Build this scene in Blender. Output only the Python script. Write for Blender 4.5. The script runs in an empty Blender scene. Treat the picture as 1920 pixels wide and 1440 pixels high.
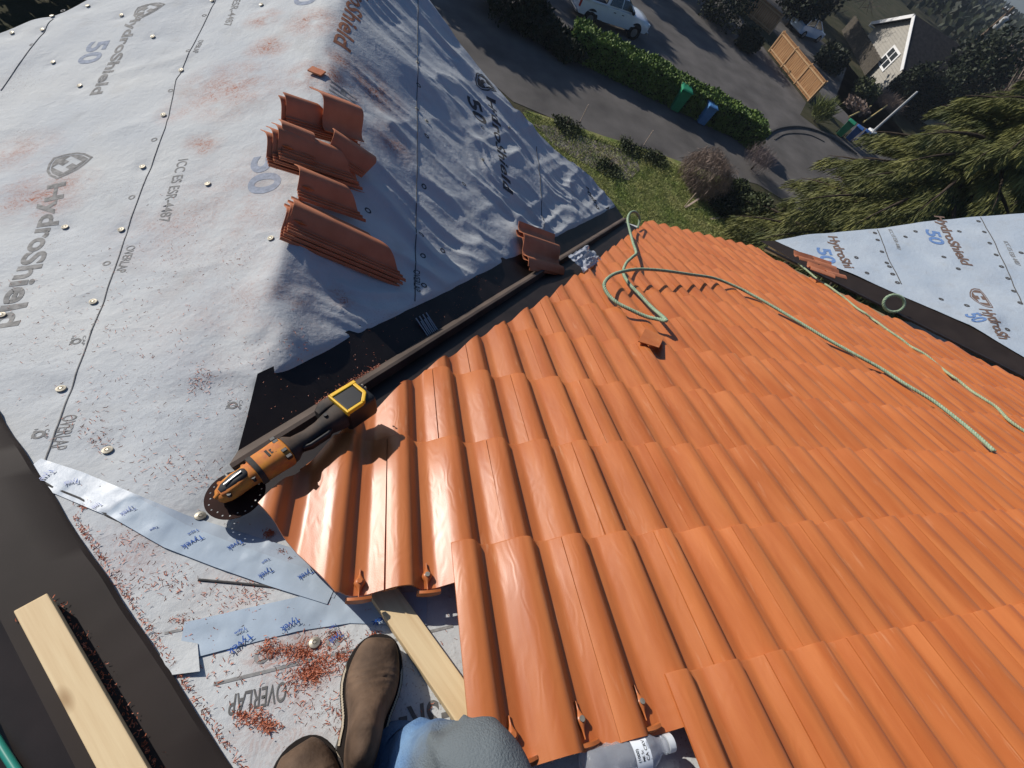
import bpy, bmesh, math, random
import numpy as np
from mathutils import Vector, Matrix
R = math.radians
random.seed(7); rng = np.random.default_rng(7)
SC = bpy.context.scene; COL = SC.collection

# ------------------------------------------------------------------ camera
FPX = 775.0
CW = np.array([-0.31902615605, 0.21652210223, 0.95582645552])
RW = np.array([[0.940474592, -0.085567149, 0.328916107],
               [0.070560715, -0.897540593, -0.435249434],
               [0.332458611, 0.432549589, -0.838076443]])      # world -> camera (x right, y down, z forward)
cd = bpy.data.cameras.new('camera'); cam = bpy.data.objects.new('camera', cd); COL.objects.link(cam)
cd.sensor_width = 36; cd.lens = FPX / 1920 * 36; cd.clip_start = .02; cd.clip_end = 5000
m = Matrix.Identity(4)
for i in range(3):
    m[i][0], m[i][1], m[i][2], m[i][3] = RW[0][i], -RW[1][i], -RW[2][i], CW[i]
cam.matrix_world = m; SC.camera = cam
# ------------------------------------------------------------------ light
SUN_EL, SUN_AZ = 23.5, -44.0                                   # azimuth from +Y towards +X
sdir = Vector((math.cos(R(SUN_EL)) * math.sin(R(SUN_AZ)), math.cos(R(SUN_EL)) * math.cos(R(SUN_AZ)), math.sin(R(SUN_EL))))
sl = bpy.data.lights.new('sun', 'SUN'); sl.energy = 4.2; sl.angle = R(.5); sl.color = (1, .94, .86)
so = bpy.data.objects.new('sun', sl); COL.objects.link(so); so.rotation_euler = sdir.to_track_quat('Z', 'Y').to_euler()
W = bpy.data.worlds.new('World'); SC.world = W; W.use_nodes = True
sky = W.node_tree.nodes.new('ShaderNodeTexSky'); sky.sky_type = 'NISHITA'; sky.sun_disc = False
sky.ozone_density = 6; sky.sun_elevation = R(SUN_EL); sky.sun_rotation = R(SUN_AZ)
bg = W.node_tree.nodes['Background']; bg.inputs[1].default_value = .075
W.node_tree.links.new(sky.outputs[0], bg.inputs[0])
SC.view_settings.view_transform = 'Standard'; SC.view_settings.look = 'None'
SC.view_settings.exposure = 0.15; SC.view_settings.gamma = 1

# ------------------------------------------------------------------ planes and pixel-to-place helpers
PITCH = R(22.6); S_, C_ = math.sin(PITCH), math.cos(PITCH); TB = S_ / C_; TS = .452
HD = -.07                                                       # deck below the tile troughs
GZ = -10.0
EXP = .33826                                                    # tile exposure
JX, JY, JZ = -0.61030, 0.56747, -0.31204                        # where the wing ridge meets the main slope
nT = np.array([0, S_, C_])
def ray(x, y): return RW.T @ np.array([(x - 960) / FPX, (y - 720) / FPX, 1.0])
def hit(x, y, n, d):
    r = ray(x, y); return CW + (d - n @ CW) / (n @ r) * r
def onT(x, y, h=0.0): return hit(x, y, nT, h)
def onG(x, y, h=0.0): return hit(x, y, np.array([0, 0, 1.0]), GZ + h)
def atdepth(x, y, z): return CW + ray(x, y) * z
def uv(u, v, h=0.0): return np.array([u, v * C_ + h * S_, -v * S_ + h * C_])    # main slope coordinates -> world
def touv(P): return np.array([P[0], P[1] * C_ - P[2] * S_, P[1] * S_ + P[2] * C_])
def pxl(P):
    q = RW @ (np.asarray(P, float) - CW); return np.array([960 + FPX * q[0] / q[2], 720 + FPX * q[1] / q[2], q[2]])
def vtop(base, px, py):                                         # height above base whose image is nearest the pixel
    hs = np.arange(0, 30, .02); d = [np.hypot(*(pxl(base + np.array([0, 0, h]))[:2] - (px, py))) for h in hs]
    return hs[int(np.argmin(d))]

# ------------------------------------------------------------------ noise
_perm = rng.permutation(512)
def _h(ix, iy): return _perm[(_perm[ix & 511] + iy) & 511] / 511.0
def vnoise(x, y):
    x = np.asarray(x, float); y = np.asarray(y, float)
    ix = np.floor(x).astype(int); iy = np.floor(y).astype(int); fx = x - ix; fy = y - iy
    fx = fx * fx * fx * (fx * (fx * 6 - 15) + 10); fy = fy * fy * fy * (fy * (fy * 6 - 15) + 10)
    a = _h(ix, iy) * (1 - fx) + _h(ix + 1, iy) * fx; b = _h(ix, iy + 1) * (1 - fx) + _h(ix + 1, iy + 1) * fx
    return (a * (1 - fy) + b * fy) * 2 - 1
def fbm(x, y, o=3):
    r = 0; a = 1
    for i in range(o): r = r + a * vnoise(x * 2 ** i + 17 * i, y * 2 ** i - 9 * i); a *= .5
    return r
def ridged(x, y): return 1 - np.abs(vnoise(x, y)) * 2
def sstep(a, b, x): t = np.clip((x - a) / (b - a), 0, 1); return t * t * (3 - 2 * t)

# ------------------------------------------------------------------ mesh builder
class MB:
    def __init__(s): s.v = []; s.f = []
    def add(s, vs, fs):
        o = len(s.v); s.v += [tuple(map(float, p)) for p in vs]; s.f += [tuple(i + o for i in f) for f in fs]
    def box(s, lo, hi, M=None):
        x0, y0, z0 = lo; x1, y1, z1 = hi
        vs = [(x0,y0,z0),(x1,y0,z0),(x1,y1,z0),(x0,y1,z0),(x0,y0,z1),(x1,y0,z1),(x1,y1,z1),(x0,y1,z1)]
        if M is not None: vs = [tuple(M @ Vector(p)) for p in vs]
        s.add(vs, [(0,3,2,1),(4,5,6,7),(0,1,5,4),(1,2,6,5),(2,3,7,6),(3,0,4,7)])
    def bar(s, a, b, w, t, up=(0, 0, 1)):                       # rectangular bar between two points
        a = Vector(a); b = Vector(b); d = (b - a).normalized(); sd = d.cross(Vector(up)).normalized(); u = sd.cross(d)
        vs = []
        for p in (a, b):
            for i, j in ((-1, 0), (1, 0), (1, 1), (-1, 1)): vs.append(p + sd * (i * w / 2) + u * (j * t))
        s.add(vs, [(0,3,2,1),(4,5,6,7),(0,1,5,4),(1,2,6,5),(2,3,7,6),(3,0,4,7)])
    def tube(s, pts, rad, n=8, cap=True):
        pts = [Vector(p) for p in pts]; rad = rad if hasattr(rad, '__len__') else [rad] * len(pts)
        o = len(s.v); up = Vector((0, 0, 1)); prev = None
        for i, p in enumerate(pts):
            d = (pts[min(i + 1, len(pts) - 1)] - pts[max(i - 1, 0)]).normalized()
            a = (prev - d * prev.dot(d)) if prev is not None else d.cross(up if abs(d.z) < .95 else Vector((1, 0, 0)))
            a.normalize(); prev = a; b = d.cross(a)
            for k in range(n):
                t = 2 * math.pi * k / n; q = p + (a * math.cos(t) + b * math.sin(t)) * rad[i]; s.v.append(tuple(q))
        for i in range(len(pts) - 1):
            for k in range(n):
                k2 = (k + 1) % n; s.f.append((o + i*n + k, o + i*n + k2, o + (i+1)*n + k2, o + (i+1)*n + k))
        if cap: s.f.append(tuple(o + k for k in range(n))[::-1]); s.f.append(tuple(o + (len(pts)-1)*n + k for k in range(n)))
    def loft(s, rings, cap=True):                               # rings of equal length
        n = len(rings[0]); o = len(s.v)
        for r in rings: s.v += [tuple(map(float, p)) for p in r]
        for i in range(len(rings) - 1):
            for k in range(n):
                k2 = (k + 1) % n; s.f.append((o + i*n + k, o + i*n + k2, o + (i+1)*n + k2, o + (i+1)*n + k))
        if cap: s.f.append(tuple(o + k for k in range(n))[::-1]); s.f.append(tuple(o + (len(rings)-1)*n + k for k in range(n)))
    def prism(s, poly, y0, y1, M=None):                         # x,z outline extruded along y
        n = len(poly); vs = [(p[0], y0, p[1]) for p in poly] + [(p[0], y1, p[1]) for p in poly]
        if M is not None: vs = [tuple(M @ Vector(p)) for p in vs]
        s.add(vs, [tuple(range(n)), tuple(range(2*n - 1, n - 1, -1))] + [(k, k + n, (k+1) % n + n, (k+1) % n) for k in range(n)])
    def slab(s, pts, off):                                      # polygon of 3D points, given a thickness vector
        n = len(pts); off = Vector(off); vs = [Vector(p) for p in pts] + [Vector(p) + off for p in pts]
        s.add(vs, [tuple(range(n - 1, -1, -1)), tuple(range(n, 2*n))] + [(k, (k+1) % n, (k+1) % n + n, k + n) for k in range(n)])
    def obj(s, name, mt=None, parent=None, smooth=False, M=None, bevel=0, ang=40):
        me = bpy.data.meshes.new(name); me.from_pydata(s.v, [], s.f)
        if M is not None: me.transform(M)
        return link(name, me, mt, parent, smooth, bevel, ang)
def link(name, me, mt=None, parent=None, smooth=False, bevel=0, ang=40, fix=True):
    if fix:
        b = bmesh.new(); b.from_mesh(me); bmesh.ops.recalc_face_normals(b, faces=b.faces); b.to_mesh(me); b.free()
    o = bpy.data.objects.new(name, me); COL.objects.link(o)
    if mt: me.materials.append(mt)
    if smooth:
        me.shade_smooth()
        if ang < 180: me.set_sharp_from_angle(angle=R(ang))
    if bevel:
        bv = o.modifiers.new('bevel', 'BEVEL'); bv.width = bevel; bv.segments = 2; bv.limit_method = 'ANGLE'
    if parent: o.parent = parent
    return o
def npmesh(name, V, F, mt, parent=None, smooth=False, ang=180):  # large quad/tri arrays
    me = bpy.data.meshes.new(name); V = np.asarray(V, np.float32); F = np.asarray(F, np.int32); k = F.shape[1]
    me.vertices.add(len(V)); me.vertices.foreach_set('co', V.ravel()); me.loops.add(F.size); me.loops.foreach_set('vertex_index', F.ravel())
    me.polygons.add(len(F)); me.polygons.foreach_set('loop_start', np.arange(len(F), dtype=np.int32) * k); me.update(calc_edges=True); me.validate()
    return link(name, me, mt, parent, smooth, 0, ang, fix=False)
def tag(o, label=None, cat=None, group=None, kind=None):
    if label: o['label'] = label
    if cat: o['category'] = cat
    if group: o['group'] = group
    if kind or label: o['kind'] = kind or 'thing'
    return o
def thing(name, label, cat, group=None, loc=(0, 0, 0)):
    o = bpy.data.objects.new(name, None); COL.objects.link(o); o.location = tuple(map(float, loc)); o.empty_display_size = .1
    return tag(o, label, cat, group)
def frame(origin, x, z):                                        # matrix with local x along x and z near z
    x = Vector(x).normalized(); z = Vector(z); y = z.cross(x).normalized(); z = x.cross(y)
    M = Matrix.Identity(4)
    for i in range(3): M[i][0], M[i][1], M[i][2], M[i][3] = x[i], y[i], z[i], origin[i]
    return M

# ------------------------------------------------------------------ materials
def mat(name, col, rough=.6, spec=.5, var=0, vscale=8, bump=0, bscale=40, metal=0, col2=None, coords='Object', stretch=None, trans=0, rnd=0, detail=4, bdist=.01, sheen=0, coat=0):
    M = bpy.data.materials.new(name); M.use_nodes = True; nt = M.node_tree; N = nt.nodes; L = nt.links; b = N['Principled BSDF']
    b.inputs['Base Color'].default_value = (*col, 1); b.inputs['Roughness'].default_value = rough
    b.inputs['Specular IOR Level'].default_value = spec; b.inputs['Metallic'].default_value = metal
    if trans: b.inputs['Transmission Weight'].default_value = trans
    if sheen: b.inputs['Sheen Weight'].default_value = sheen
    if coat: b.inputs['Coat Weight'].default_value = coat; b.inputs['Coat Roughness'].default_value = .1
    tc = N.new('ShaderNodeTexCoord'); src = tc.outputs[coords]
    if stretch:
        mp = N.new('ShaderNodeMapping'); mp.inputs['Scale'].default_value = stretch; L.new(src, mp.inputs[0]); src = mp.outputs[0]
    if var or col2:
        n = N.new('ShaderNodeTexNoise'); n.inputs['Scale'].default_value = vscale; n.inputs['Detail'].default_value = detail; L.new(src, n.inputs['Vector'])
        cr = N.new('ShaderNodeValToRGB'); cr.color_ramp.elements[0].position = .3; cr.color_ramp.elements[1].position = .7
        c2 = col2 if col2 else tuple(min(1, c * (1 + var)) for c in col); c1 = col if col2 else tuple(c * (1 - var) for c in col)
        cr.color_ramp.elements[0].color = (*c1, 1); cr.color_ramp.elements[1].color = (*c2, 1)
        L.new(n.outputs[0], cr.inputs[0]); out = cr.outputs[0]
        if rnd:
            oi = N.new('ShaderNodeObjectInfo'); hs = N.new('ShaderNodeHueSaturation'); mr = N.new('ShaderNodeMapRange')
            mr.inputs[3].default_value = 1 - rnd; mr.inputs[4].default_value = 1 + rnd
            L.new(oi.outputs['Random'], mr.inputs[0]); L.new(mr.outputs[0], hs.inputs['Value']); L.new(out, hs.inputs['Color']); out = hs.outputs[0]
        L.new(out, b.inputs['Base Color'])
    if bump:
        n2 = N.new('ShaderNodeTexNoise'); n2.inputs['Scale'].default_value = bscale; n2.inputs['Detail'].default_value = 5; L.new(src, n2.inputs['Vector'])
        bp = N.new('ShaderNodeBump'); bp.inputs['Strength'].default_value = bump; bp.inputs['Distance'].default_value = bdist
        L.new(n2.outputs[0], bp.inputs['Height']); L.new(bp.outputs[0], b.inputs['Normal'])
    return M
def tile_material():
    M = mat('orange_tile_plastic', (.5, .128, .04), .42, .5); nt = M.node_tree; N = nt.nodes; L = nt.links; b = N['Principled BSDF']
    tc = N.new('ShaderNodeTexCoord'); oi = N.new('ShaderNodeObjectInfo')
    ad = N.new('ShaderNodeVectorMath'); ad.operation = 'ADD'
    sc = N.new('ShaderNodeVectorMath'); sc.operation = 'SCALE'; L.new(oi.outputs['Location'], sc.inputs[0]); sc.inputs['Scale'].default_value = 3.7
    L.new(tc.outputs['Object'], ad.inputs[0]); L.new(sc.outputs[0], ad.inputs[1])
    mp = N.new('ShaderNodeMapping'); mp.inputs['Scale'].default_value = (14, 5, 14); L.new(ad.outputs[0], mp.inputs[0])
    n1 = N.new('ShaderNodeTexNoise'); n1.inputs['Scale'].default_value = 1; n1.inputs['Detail'].default_value = 2; L.new(mp.outputs[0], n1.inputs['Vector'])
    mu = N.new('ShaderNodeMath'); mu.operation = 'MULTIPLY'; mu.inputs[1].default_value = 60; L.new(n1.outputs[0], mu.inputs[0])
    si = N.new('ShaderNodeMath'); si.operation = 'SINE'; L.new(mu.outputs[0], si.inputs[0])          # moulded wood-grain rings
    n2 = N.new('ShaderNodeTexNoise'); n2.inputs['Scale'].default_value = 420; n2.inputs['Detail'].default_value = 3; L.new(tc.outputs['Object'], n2.inputs['Vector'])
    mx = N.new('ShaderNodeMath'); mx.operation = 'MULTIPLY_ADD'; L.new(n2.outputs[0], mx.inputs[0]); mx.inputs[1].default_value = 1.6; L.new(si.outputs[0], mx.inputs[2])
    bp = N.new('ShaderNodeBump'); bp.inputs['Strength'].default_value = .10; bp.inputs['Distance'].default_value = .0007
    L.new(mx.outputs[0], bp.inputs['Height']); L.new(bp.outputs[0], b.inputs['Normal'])
    mp3 = N.new('ShaderNodeMapping'); mp3.inputs['Scale'].default_value = (16, 2.2, 16); L.new(ad.outputs[0], mp3.inputs[0])
    n3 = N.new('ShaderNodeTexNoise'); n3.inputs['Scale'].default_value = 1.2; n3.inputs['Detail'].default_value = 5; L.new(mp3.outputs[0], n3.inputs['Vector'])
    cr = N.new('ShaderNodeValToRGB'); e = cr.color_ramp.elements; e[0].position = .3; e[0].color = (.40, .108, .028, 1); e[1].position = .72; e[1].color = (.52, .168, .048, 1)
    L.new(n3.outputs[0], cr.inputs[0])
    hs = N.new('ShaderNodeHueSaturation'); mr = N.new('ShaderNodeMapRange'); mr.inputs[3].default_value = .95; mr.inputs[4].default_value = 1.06
    L.new(oi.outputs['Random'], mr.inputs[0]); L.new(mr.outputs[0], hs.inputs['Value']); L.new(cr.outputs[0], hs.inputs['Color'])
    mp4 = N.new('ShaderNodeMapping'); mp4.inputs['Scale'].default_value = (70, 9, 70); mp4.inputs['Rotation'].default_value = (0, 0, .3); L.new(ad.outputs[0], mp4.inputs[0])
    n4 = N.new('ShaderNodeTexNoise'); n4.inputs['Scale'].default_value = 1; n4.inputs['Detail'].default_value = 3; L.new(mp4.outputs[0], n4.inputs['Vector'])
    n5 = N.new('ShaderNodeTexNoise'); n5.inputs['Scale'].default_value = 5; n5.inputs['Detail'].default_value = 4; L.new(ad.outputs[0], n5.inputs['Vector'])
    sc1 = N.new('ShaderNodeMapRange'); sc1.inputs[1].default_value = .60; sc1.inputs[2].default_value = .72; L.new(n4.outputs[0], sc1.inputs[0])
    sc2 = N.new('ShaderNodeMapRange'); sc2.inputs[1].default_value = .45; sc2.inputs[2].default_value = .68; sc2.inputs[4].default_value = .5; L.new(n5.outputs[0], sc2.inputs[0])
    sc3 = N.new('ShaderNodeMath'); sc3.operation = 'MULTIPLY'; L.new(sc1.outputs[0], sc3.inputs[0]); L.new(sc2.outputs[0], sc3.inputs[1])
    mxs = N.new('ShaderNodeMix'); mxs.data_type = 'RGBA'; L.new(sc3.outputs[0], mxs.inputs['Factor']); ri = [i for i in mxs.inputs if i.type == 'RGBA']; L.new(hs.outputs[0], ri[0]); ri[1].default_value = (.60, .30, .16, 1)
    L.new([o for o in mxs.outputs if o.type == 'RGBA'][0], b.inputs['Base Color'])
    mr2 = N.new('ShaderNodeMapRange'); mr2.inputs[3].default_value = .28; mr2.inputs[4].default_value = .48; L.new(n3.outputs[0], mr2.inputs[0]); L.new(mr2.outputs[0], b.inputs['Roughness'])
    return M
def membrane_material(name, c1, c2, spots):
    """woven grey roofing felt with faint grime and red saw dust trodden in at given places (x, y, radius, strength)"""
    M = mat(name, c1, .8, .10); nt = M.node_tree; N = nt.nodes; L = nt.links; b = N['Principled BSDF']
    g = N.new('ShaderNodeNewGeometry'); P = g.outputs['Position']
    def noise(s, d, src=P):
        n = N.new('ShaderNodeTexNoise'); n.inputs['Scale'].default_value = s; n.inputs['Detail'].default_value = d; L.new(src, n.inputs['Vector']); return n.outputs[0]
    def mth(op, a, bb=None, cc=None, cl=False):
        n = N.new('ShaderNodeMath'); n.operation = op; n.use_clamp = cl
        for i, q in enumerate((a, bb, cc)):
            if q is None: continue
            if hasattr(q, 'links'): L.new(q, n.inputs[i])
            else: n.inputs[i].default_value = q
        return n.outputs[0]
    def mix(f, a, bb):
        n = N.new('ShaderNodeMix'); n.data_type = 'RGBA'
        L.new(f, n.inputs['Factor'])
        for k, q in (('A', a), ('B', bb)):
            s = [i for i in n.inputs if i.name == k and i.type == 'RGBA'][0]
            if hasattr(q, 'links'): L.new(q, s)
            else: s.default_value = (*q, 1)
        return [o for o in n.outputs if o.type == 'RGBA'][0]
    col = mix(mth('MULTIPLY_ADD', noise(2.2, 4), 2.4, -.7, True), c1, c2)
    grime = mth('MULTIPLY_ADD', noise(7, 6), 3.2, -1.75, True)
    col = mix(mth('MULTIPLY', grime, .35), col, (.30, .28, .25))
    fine = mth('GREATER_THAN', noise(210, 2), .64)
    if spots:
        tot = None
        for (x, y, r, s) in spots:
            cx = N.new('ShaderNodeCombineXYZ'); cx.inputs[0].default_value = x; cx.inputs[1].default_value = y
            mp = N.new('ShaderNodeVectorMath'); mp.operation = 'MULTIPLY'; mp.inputs[1].default_value = (1, 1, 0); L.new(P, mp.inputs[0])
            d = N.new('ShaderNodeVectorMath'); d.operation = 'DISTANCE'; L.new(mp.outputs[0], d.inputs[0]); L.new(cx.outputs[0], d.inputs[1])
            q = mth('MULTIPLY', mth('MULTIPLY_ADD', d.outputs['Value'], -1 / r, 1, True), s)
            tot = q if tot is None else mth('MAXIMUM', tot, q)
        tread = mth('GREATER_THAN', mth('SINE', mth('MULTIPLY', noise(9, 1), 260)), -.2)
        patch = mth('MULTIPLY_ADD', noise(11, 5), 3.4, -1.05, True)
        speck = mth('GREATER_THAN', noise(85, 4), .5)
        m1 = mth('MULTIPLY', mth('MULTIPLY', tot, patch), mth('MULTIPLY_ADD', mth('MULTIPLY', tread, speck), .6, .4))
        col = mix(mth('MULTIPLY', m1, 1.3, None, True), col, (.34, .11, .05))
    col = mix(mth('MULTIPLY', mth('MULTIPLY', fine, mth('MULTIPLY_ADD', noise(3.2, 3), 4, -1.9, True)), .55), col, (.16, .075, .05))
    L.new(col, b.inputs['Base Color'])
    wv = noise(520, 2); wv2 = noise(60, 3)
    bp = N.new('ShaderNodeBump'); bp.inputs['Strength'].default_value = .28; bp.inputs['Distance'].default_value = .002
    crk = mth('ABSOLUTE', mth('SUBTRACT', noise(13, 4), .5)); crk2 = mth('ABSOLUTE', mth('SUBTRACT', noise(34, 3), .5))
    L.new(mth('MULTIPLY_ADD', crk, -14, mth('MULTIPLY_ADD', crk2, -4, mth('MULTIPLY_ADD', wv2, 1.4, wv))), bp.inputs['Height']); L.new(bp.outputs[0], b.inputs['Normal'])
    return M
def foliage(name, dark, light, scale=3.0, rough=.6):
    M = mat(name, dark, rough, .25, vscale=scale, col2=light, coords='Object', detail=6); b = M.node_tree.nodes['Principled BSDF']
    b.inputs['Subsurface Weight'].default_value = 0
    return M
m_tile = tile_material()
m_metal = mat('dark_brown_flashing', (.018, .013, .012), .5, .3, var=.35, vscale=9, bump=.12, bscale=260, bdist=.001)
m_metal2 = mat('brown_flashing_sheet', (.026, .020, .018), .62, .12, var=.2, vscale=6, bump=.08, bscale=200, bdist=.001)
m_rib = mat('sunlit_brown_rib', (.085, .064, .052), .6, .3, var=.25, vscale=9)  # same metal as the pans; the rib's sunlit look is put into a lighter colour
m_lumber = mat('pale_lumber', (.72, .56, .33), .65, .3, vscale=4, col2=(.62, .45, .25), stretch=(1.2, 22, 22), bump=.15, bscale=14, bdist=.001)
nt = m_lumber.node_tree; N_ = nt.nodes; b_ = N_['Principled BSDF']; o_ = b_.inputs['Base Color'].links[0].from_socket; tc_ = N_.new('ShaderNodeTexCoord'); mp_ = N_.new('ShaderNodeMapping'); mp_.inputs['Scale'].default_value = (5.2, 13, 13); nt.links.new(tc_.outputs['Object'], mp_.inputs[0])
vo = N_.new('ShaderNodeTexVoronoi'); vo.inputs['Scale'].default_value = 1; nt.links.new(mp_.outputs[0], vo.inputs['Vector']); mr_ = N_.new('ShaderNodeMapRange'); mr_.inputs[1].default_value = .06; mr_.inputs[2].default_value = .16; mr_.inputs[3].default_value = .75; mr_.inputs[4].default_value = 0; nt.links.new(vo.outputs['Distance'], mr_.inputs[0])
mx_ = N_.new('ShaderNodeMix'); mx_.data_type = 'RGBA'; nt.links.new(mr_.outputs[0], mx_.inputs['Factor']); ri_ = [i for i in mx_.inputs if i.type == 'RGBA']; nt.links.new(o_, ri_[0]); ri_[1].default_value = (.30, .17, .07, 1); nt.links.new([o for o in mx_.outputs if o.type == 'RGBA'][0], b_.inputs['Base Color'])
m_rope = mat('green_rope_fibre', (.20, .30, .20), .8, .2, vscale=60, col2=(.36, .44, .30), bump=.3, bscale=250, bdist=.002)
m_rope2 = mat('faded_rope_fibre', (.40, .42, .25), .8, .2, vscale=60, col2=(.22, .32, .22), bump=.3, bscale=250, bdist=.002)
m_nail = mat('galvanised_cap', (.34, .31, .25), .5, .4, metal=.55, var=.25, vscale=60)
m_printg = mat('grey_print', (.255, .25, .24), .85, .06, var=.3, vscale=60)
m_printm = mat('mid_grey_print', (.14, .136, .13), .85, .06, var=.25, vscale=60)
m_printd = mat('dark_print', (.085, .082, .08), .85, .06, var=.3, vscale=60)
m_printb = mat('blue_grey_print', (.29, .32, .38), .85, .06, var=.2, vscale=60)
m_printblue = mat('blue_print', (.13, .22, .42), .85, .08, var=.2, vscale=60)
m_printbrown = mat('brown_print', (.16, .11, .09), .85, .08, var=.2, vscale=60)
m_printo = mat('dusty_orange_print', (.33, .15, .09), .85, .08, var=.3, vscale=60)
m_tyvek = mat('tape_ink_blue', (.01, .07, .30), .4, .4)
m_tape = mat('pale_seam_tape', (.36, .43, .50), .42, .25, var=.08, vscale=20, bump=.25, bscale=24, bdist=.004)
m_tile_old = mat('weathered_terracotta', (.40, .135, .062), .55, .35, vscale=12, col2=(.50, .19, .095), bump=.1, bscale=300, bdist=.001)
m_shav = mat('red_plastic_shavings', (.36, .085, .035), .5, .4, vscale=30, col2=(.50, .16, .08))

# ================================================================== ROOF SURFACES
def smax(a, b, k): h = np.maximum(k - np.abs(a - b), 0) / k; return np.maximum(a, b) + h * h * k * .25
def smin(a, b, k): return -smax(-a, -b, k)
def planeT(x, y): return (HD - S_ * np.asarray(y, float)) / C_ + 0 * np.asarray(x, float)
def planeB(x, y): return JZ + TB * (np.asarray(x, float) - JX)
def planeS(x, y): return JZ - TS * (np.asarray(x, float) - JX)
def base_left(x, y):
    x = np.asarray(x, float); y = np.asarray(y, float)
    k = .02 + .2 * sstep(JX + .12, JX - .25, x)
    return smax(planeT(x, y), smin(planeB(x, y), planeS(x, y), .07), k)
def valley_d(x, y): return ((np.asarray(x) - JX) * -1.086 + (np.asarray(y) - JY)) / 1.476      # >0 on the wing side of the valley
NAILS_B = [(340,133),(307,217),(268,314),(228,432),(176,567),(116,730),(203,845),(377,968),(390,346),(508,448),(123,427),(150,162),(228,30),(398,2),(490,10),(287,70),(98,31),(80,57),(4,592),(23,63),(165,12),(100,118),(590,1205)]
FLAP = .165
def wrinkle_left(x, y):
    x = np.asarray(x, float); y = np.asarray(y, float)
    zB, zS, zT = planeB(x, y), planeS(x, y), planeT(x, y); ridge = np.minimum(zB, zS)
    d = valley_d(x, y); rx = x - JX
    wT = sstep(-.03, .05, zT - ridge)
    wS = sstep(-.02, .10, zB - zS) * (1 - wT)
    wx, wy = fbm(x * 2.2, y * 2.2, 2) * .10, fbm(x * 2.2 + 40, y * 2.2 + 7, 2) * .10
    a = (x + wx) * .96 - (y + wy) * .28; b = (x + wx) * .28 + (y + wy) * .96
    fold = (1 - np.abs(vnoise(a * 1.5, b * 4.6)) ** .7 * 2) * .62 + (1 - np.abs(vnoise(a * 3.0 + 9, b * 11)) ** .75 * 2) * .30 + vnoise(a * 7, b * 24) * .12 + vnoise(a * 2.2 + 5, b * 2.4) * .5
    amp = .0185 * sstep(.02, .3, rx) * sstep(FLAP - .01, FLAP + .09, d) + .006 * sstep(-.02, .1, rx)
    z = wS * fold * amp
    z = z + wS * .012 * np.maximum(0, vnoise(x * 3.1 + 3, y * 3.3)) * sstep(.2, .5, rx)
    # far downslope corner: long taut creases
    z = z + wS * .010 * ridged((x - y * .72) * 6.5, (x + y) * .9) * sstep(.6, 1.2, rx)
    # bright side: gentle drape, tighter puckers close to where the ridge dies
    g = np.exp(-(((x - JX + .12) / .42) ** 2 + ((y - JY - .42) / .38) ** 2))
    pc = (x - JX) * .35 + (y - JY) * .94 + fbm(x * 3, y * 3, 2) * .06
    z = z + (1 - wS) * (fbm(x * 2.6, y * 1.9, 3) * .006 + fbm(x * 7, y * 6, 2) * .0016 + .0042 * (1 - np.abs(vnoise((x * .45 - y * .89) * 3.4 + fbm(x * 2, y * 2, 2) * .5, (x * .89 + y * .45) * 1.1)) * 2))
    z = z + (1 - wS) * g * .010 * ridged(pc * 7.5, (x * .94 - y * .35) * 1.3)
    gr = np.exp(-((rx - .0) / .085) ** 2) * sstep(.1, .35, y - JY) * (1 - sstep(.8, 1.4, y - JY))
    z = z + gr * (.008 * ridged(y * 8 + fbm(x * 6, y * 6, 2) * .9, x * 4) + .008)
    z = z + np.exp(-((rx) / .06) ** 2) * .012 * vnoise(y * 6, x * 9) * sstep(.2, .5, y - JY)
    dh = ((x - HIP0[0]) * HIPN[0] + (y - HIP0[1]) * HIPN[1]); z = z * sstep(.10, .24, dh)
    # flap lies over the valley metal, stops at its edge
    in_v = sstep(FLAP + .004, FLAP - .012, d) * sstep(-.30, -.26, d) * sstep(JY - .02, JY + .06, y) * sstep(-.05, .02, rx)
    z = z * (1 - in_v) + wS * .012 * sstep(FLAP - .008, FLAP + .006, d) * (1 - sstep(FLAP + .04, FLAP + .22, d)) * (1 + .5 * vnoise(x * 9, y * 9))
    z = z * (1 - .8 * sstep(-.05, -.15, d) * sstep(JX + .05, JX + .2, x))
    return z
_dimples = []
HIP0 = uv(-.7, .034, HD)[:2]; _h1 = uv(-.9, .2628, HD)[:2] - HIP0; HIPN = np.array([-_h1[1], _h1[0]]) / np.linalg.norm(_h1); HIPN = HIPN if HIPN[0] > 0 else -HIPN
def zmem(x, y):
    z = base_left(x, y) + wrinkle_left(x, y)
    for (nx, ny) in _dimples:
        r2 = (np.asarray(x) - nx) ** 2 + (np.asarray(y) - ny) ** 2
        z = z - .007 * np.exp(-r2 / .0016) - .003 * np.exp(-r2 / .012)
    return z
def march(px, py, zf, t0=.3, t1=9, n=1600):
    r = ray(px, py); t = np.linspace(t0, t1, n); P = CW[:, None] + r[:, None] * t
    below = P[2] < zf(P[0], P[1])
    i = int(np.argmax(below)) if below.any() else n - 1
    a, b = t[max(i - 1, 0)], t[i]
    for _ in range(18):
        c = .5 * (a + b); q = CW + r * c
        if q[2] < float(zf(q[0], q[1])): b = c
        else: a = c
    return CW + r * a
def onM(px, py): return march(px, py, zmem)
for q in NAILS_B:
    P = march(q[0], q[1], lambda x, y: base_left(x, y) + wrinkle_left(x, y)); _dimples.append((P[0], P[1]))
def inpoly(x, y, poly):
    c = np.zeros(x.shape, bool); n = len(poly); j = n - 1
    for i in range(n):
        xi, yi = poly[i]; xj, yj = poly[j]
        cond = ((yi > y) != (yj > y)) & (x < (xj - xi) * (y - yi) / ((yj - yi) if yj != yi else 1e-12) + xi); c ^= cond; j = i
    return c
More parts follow.
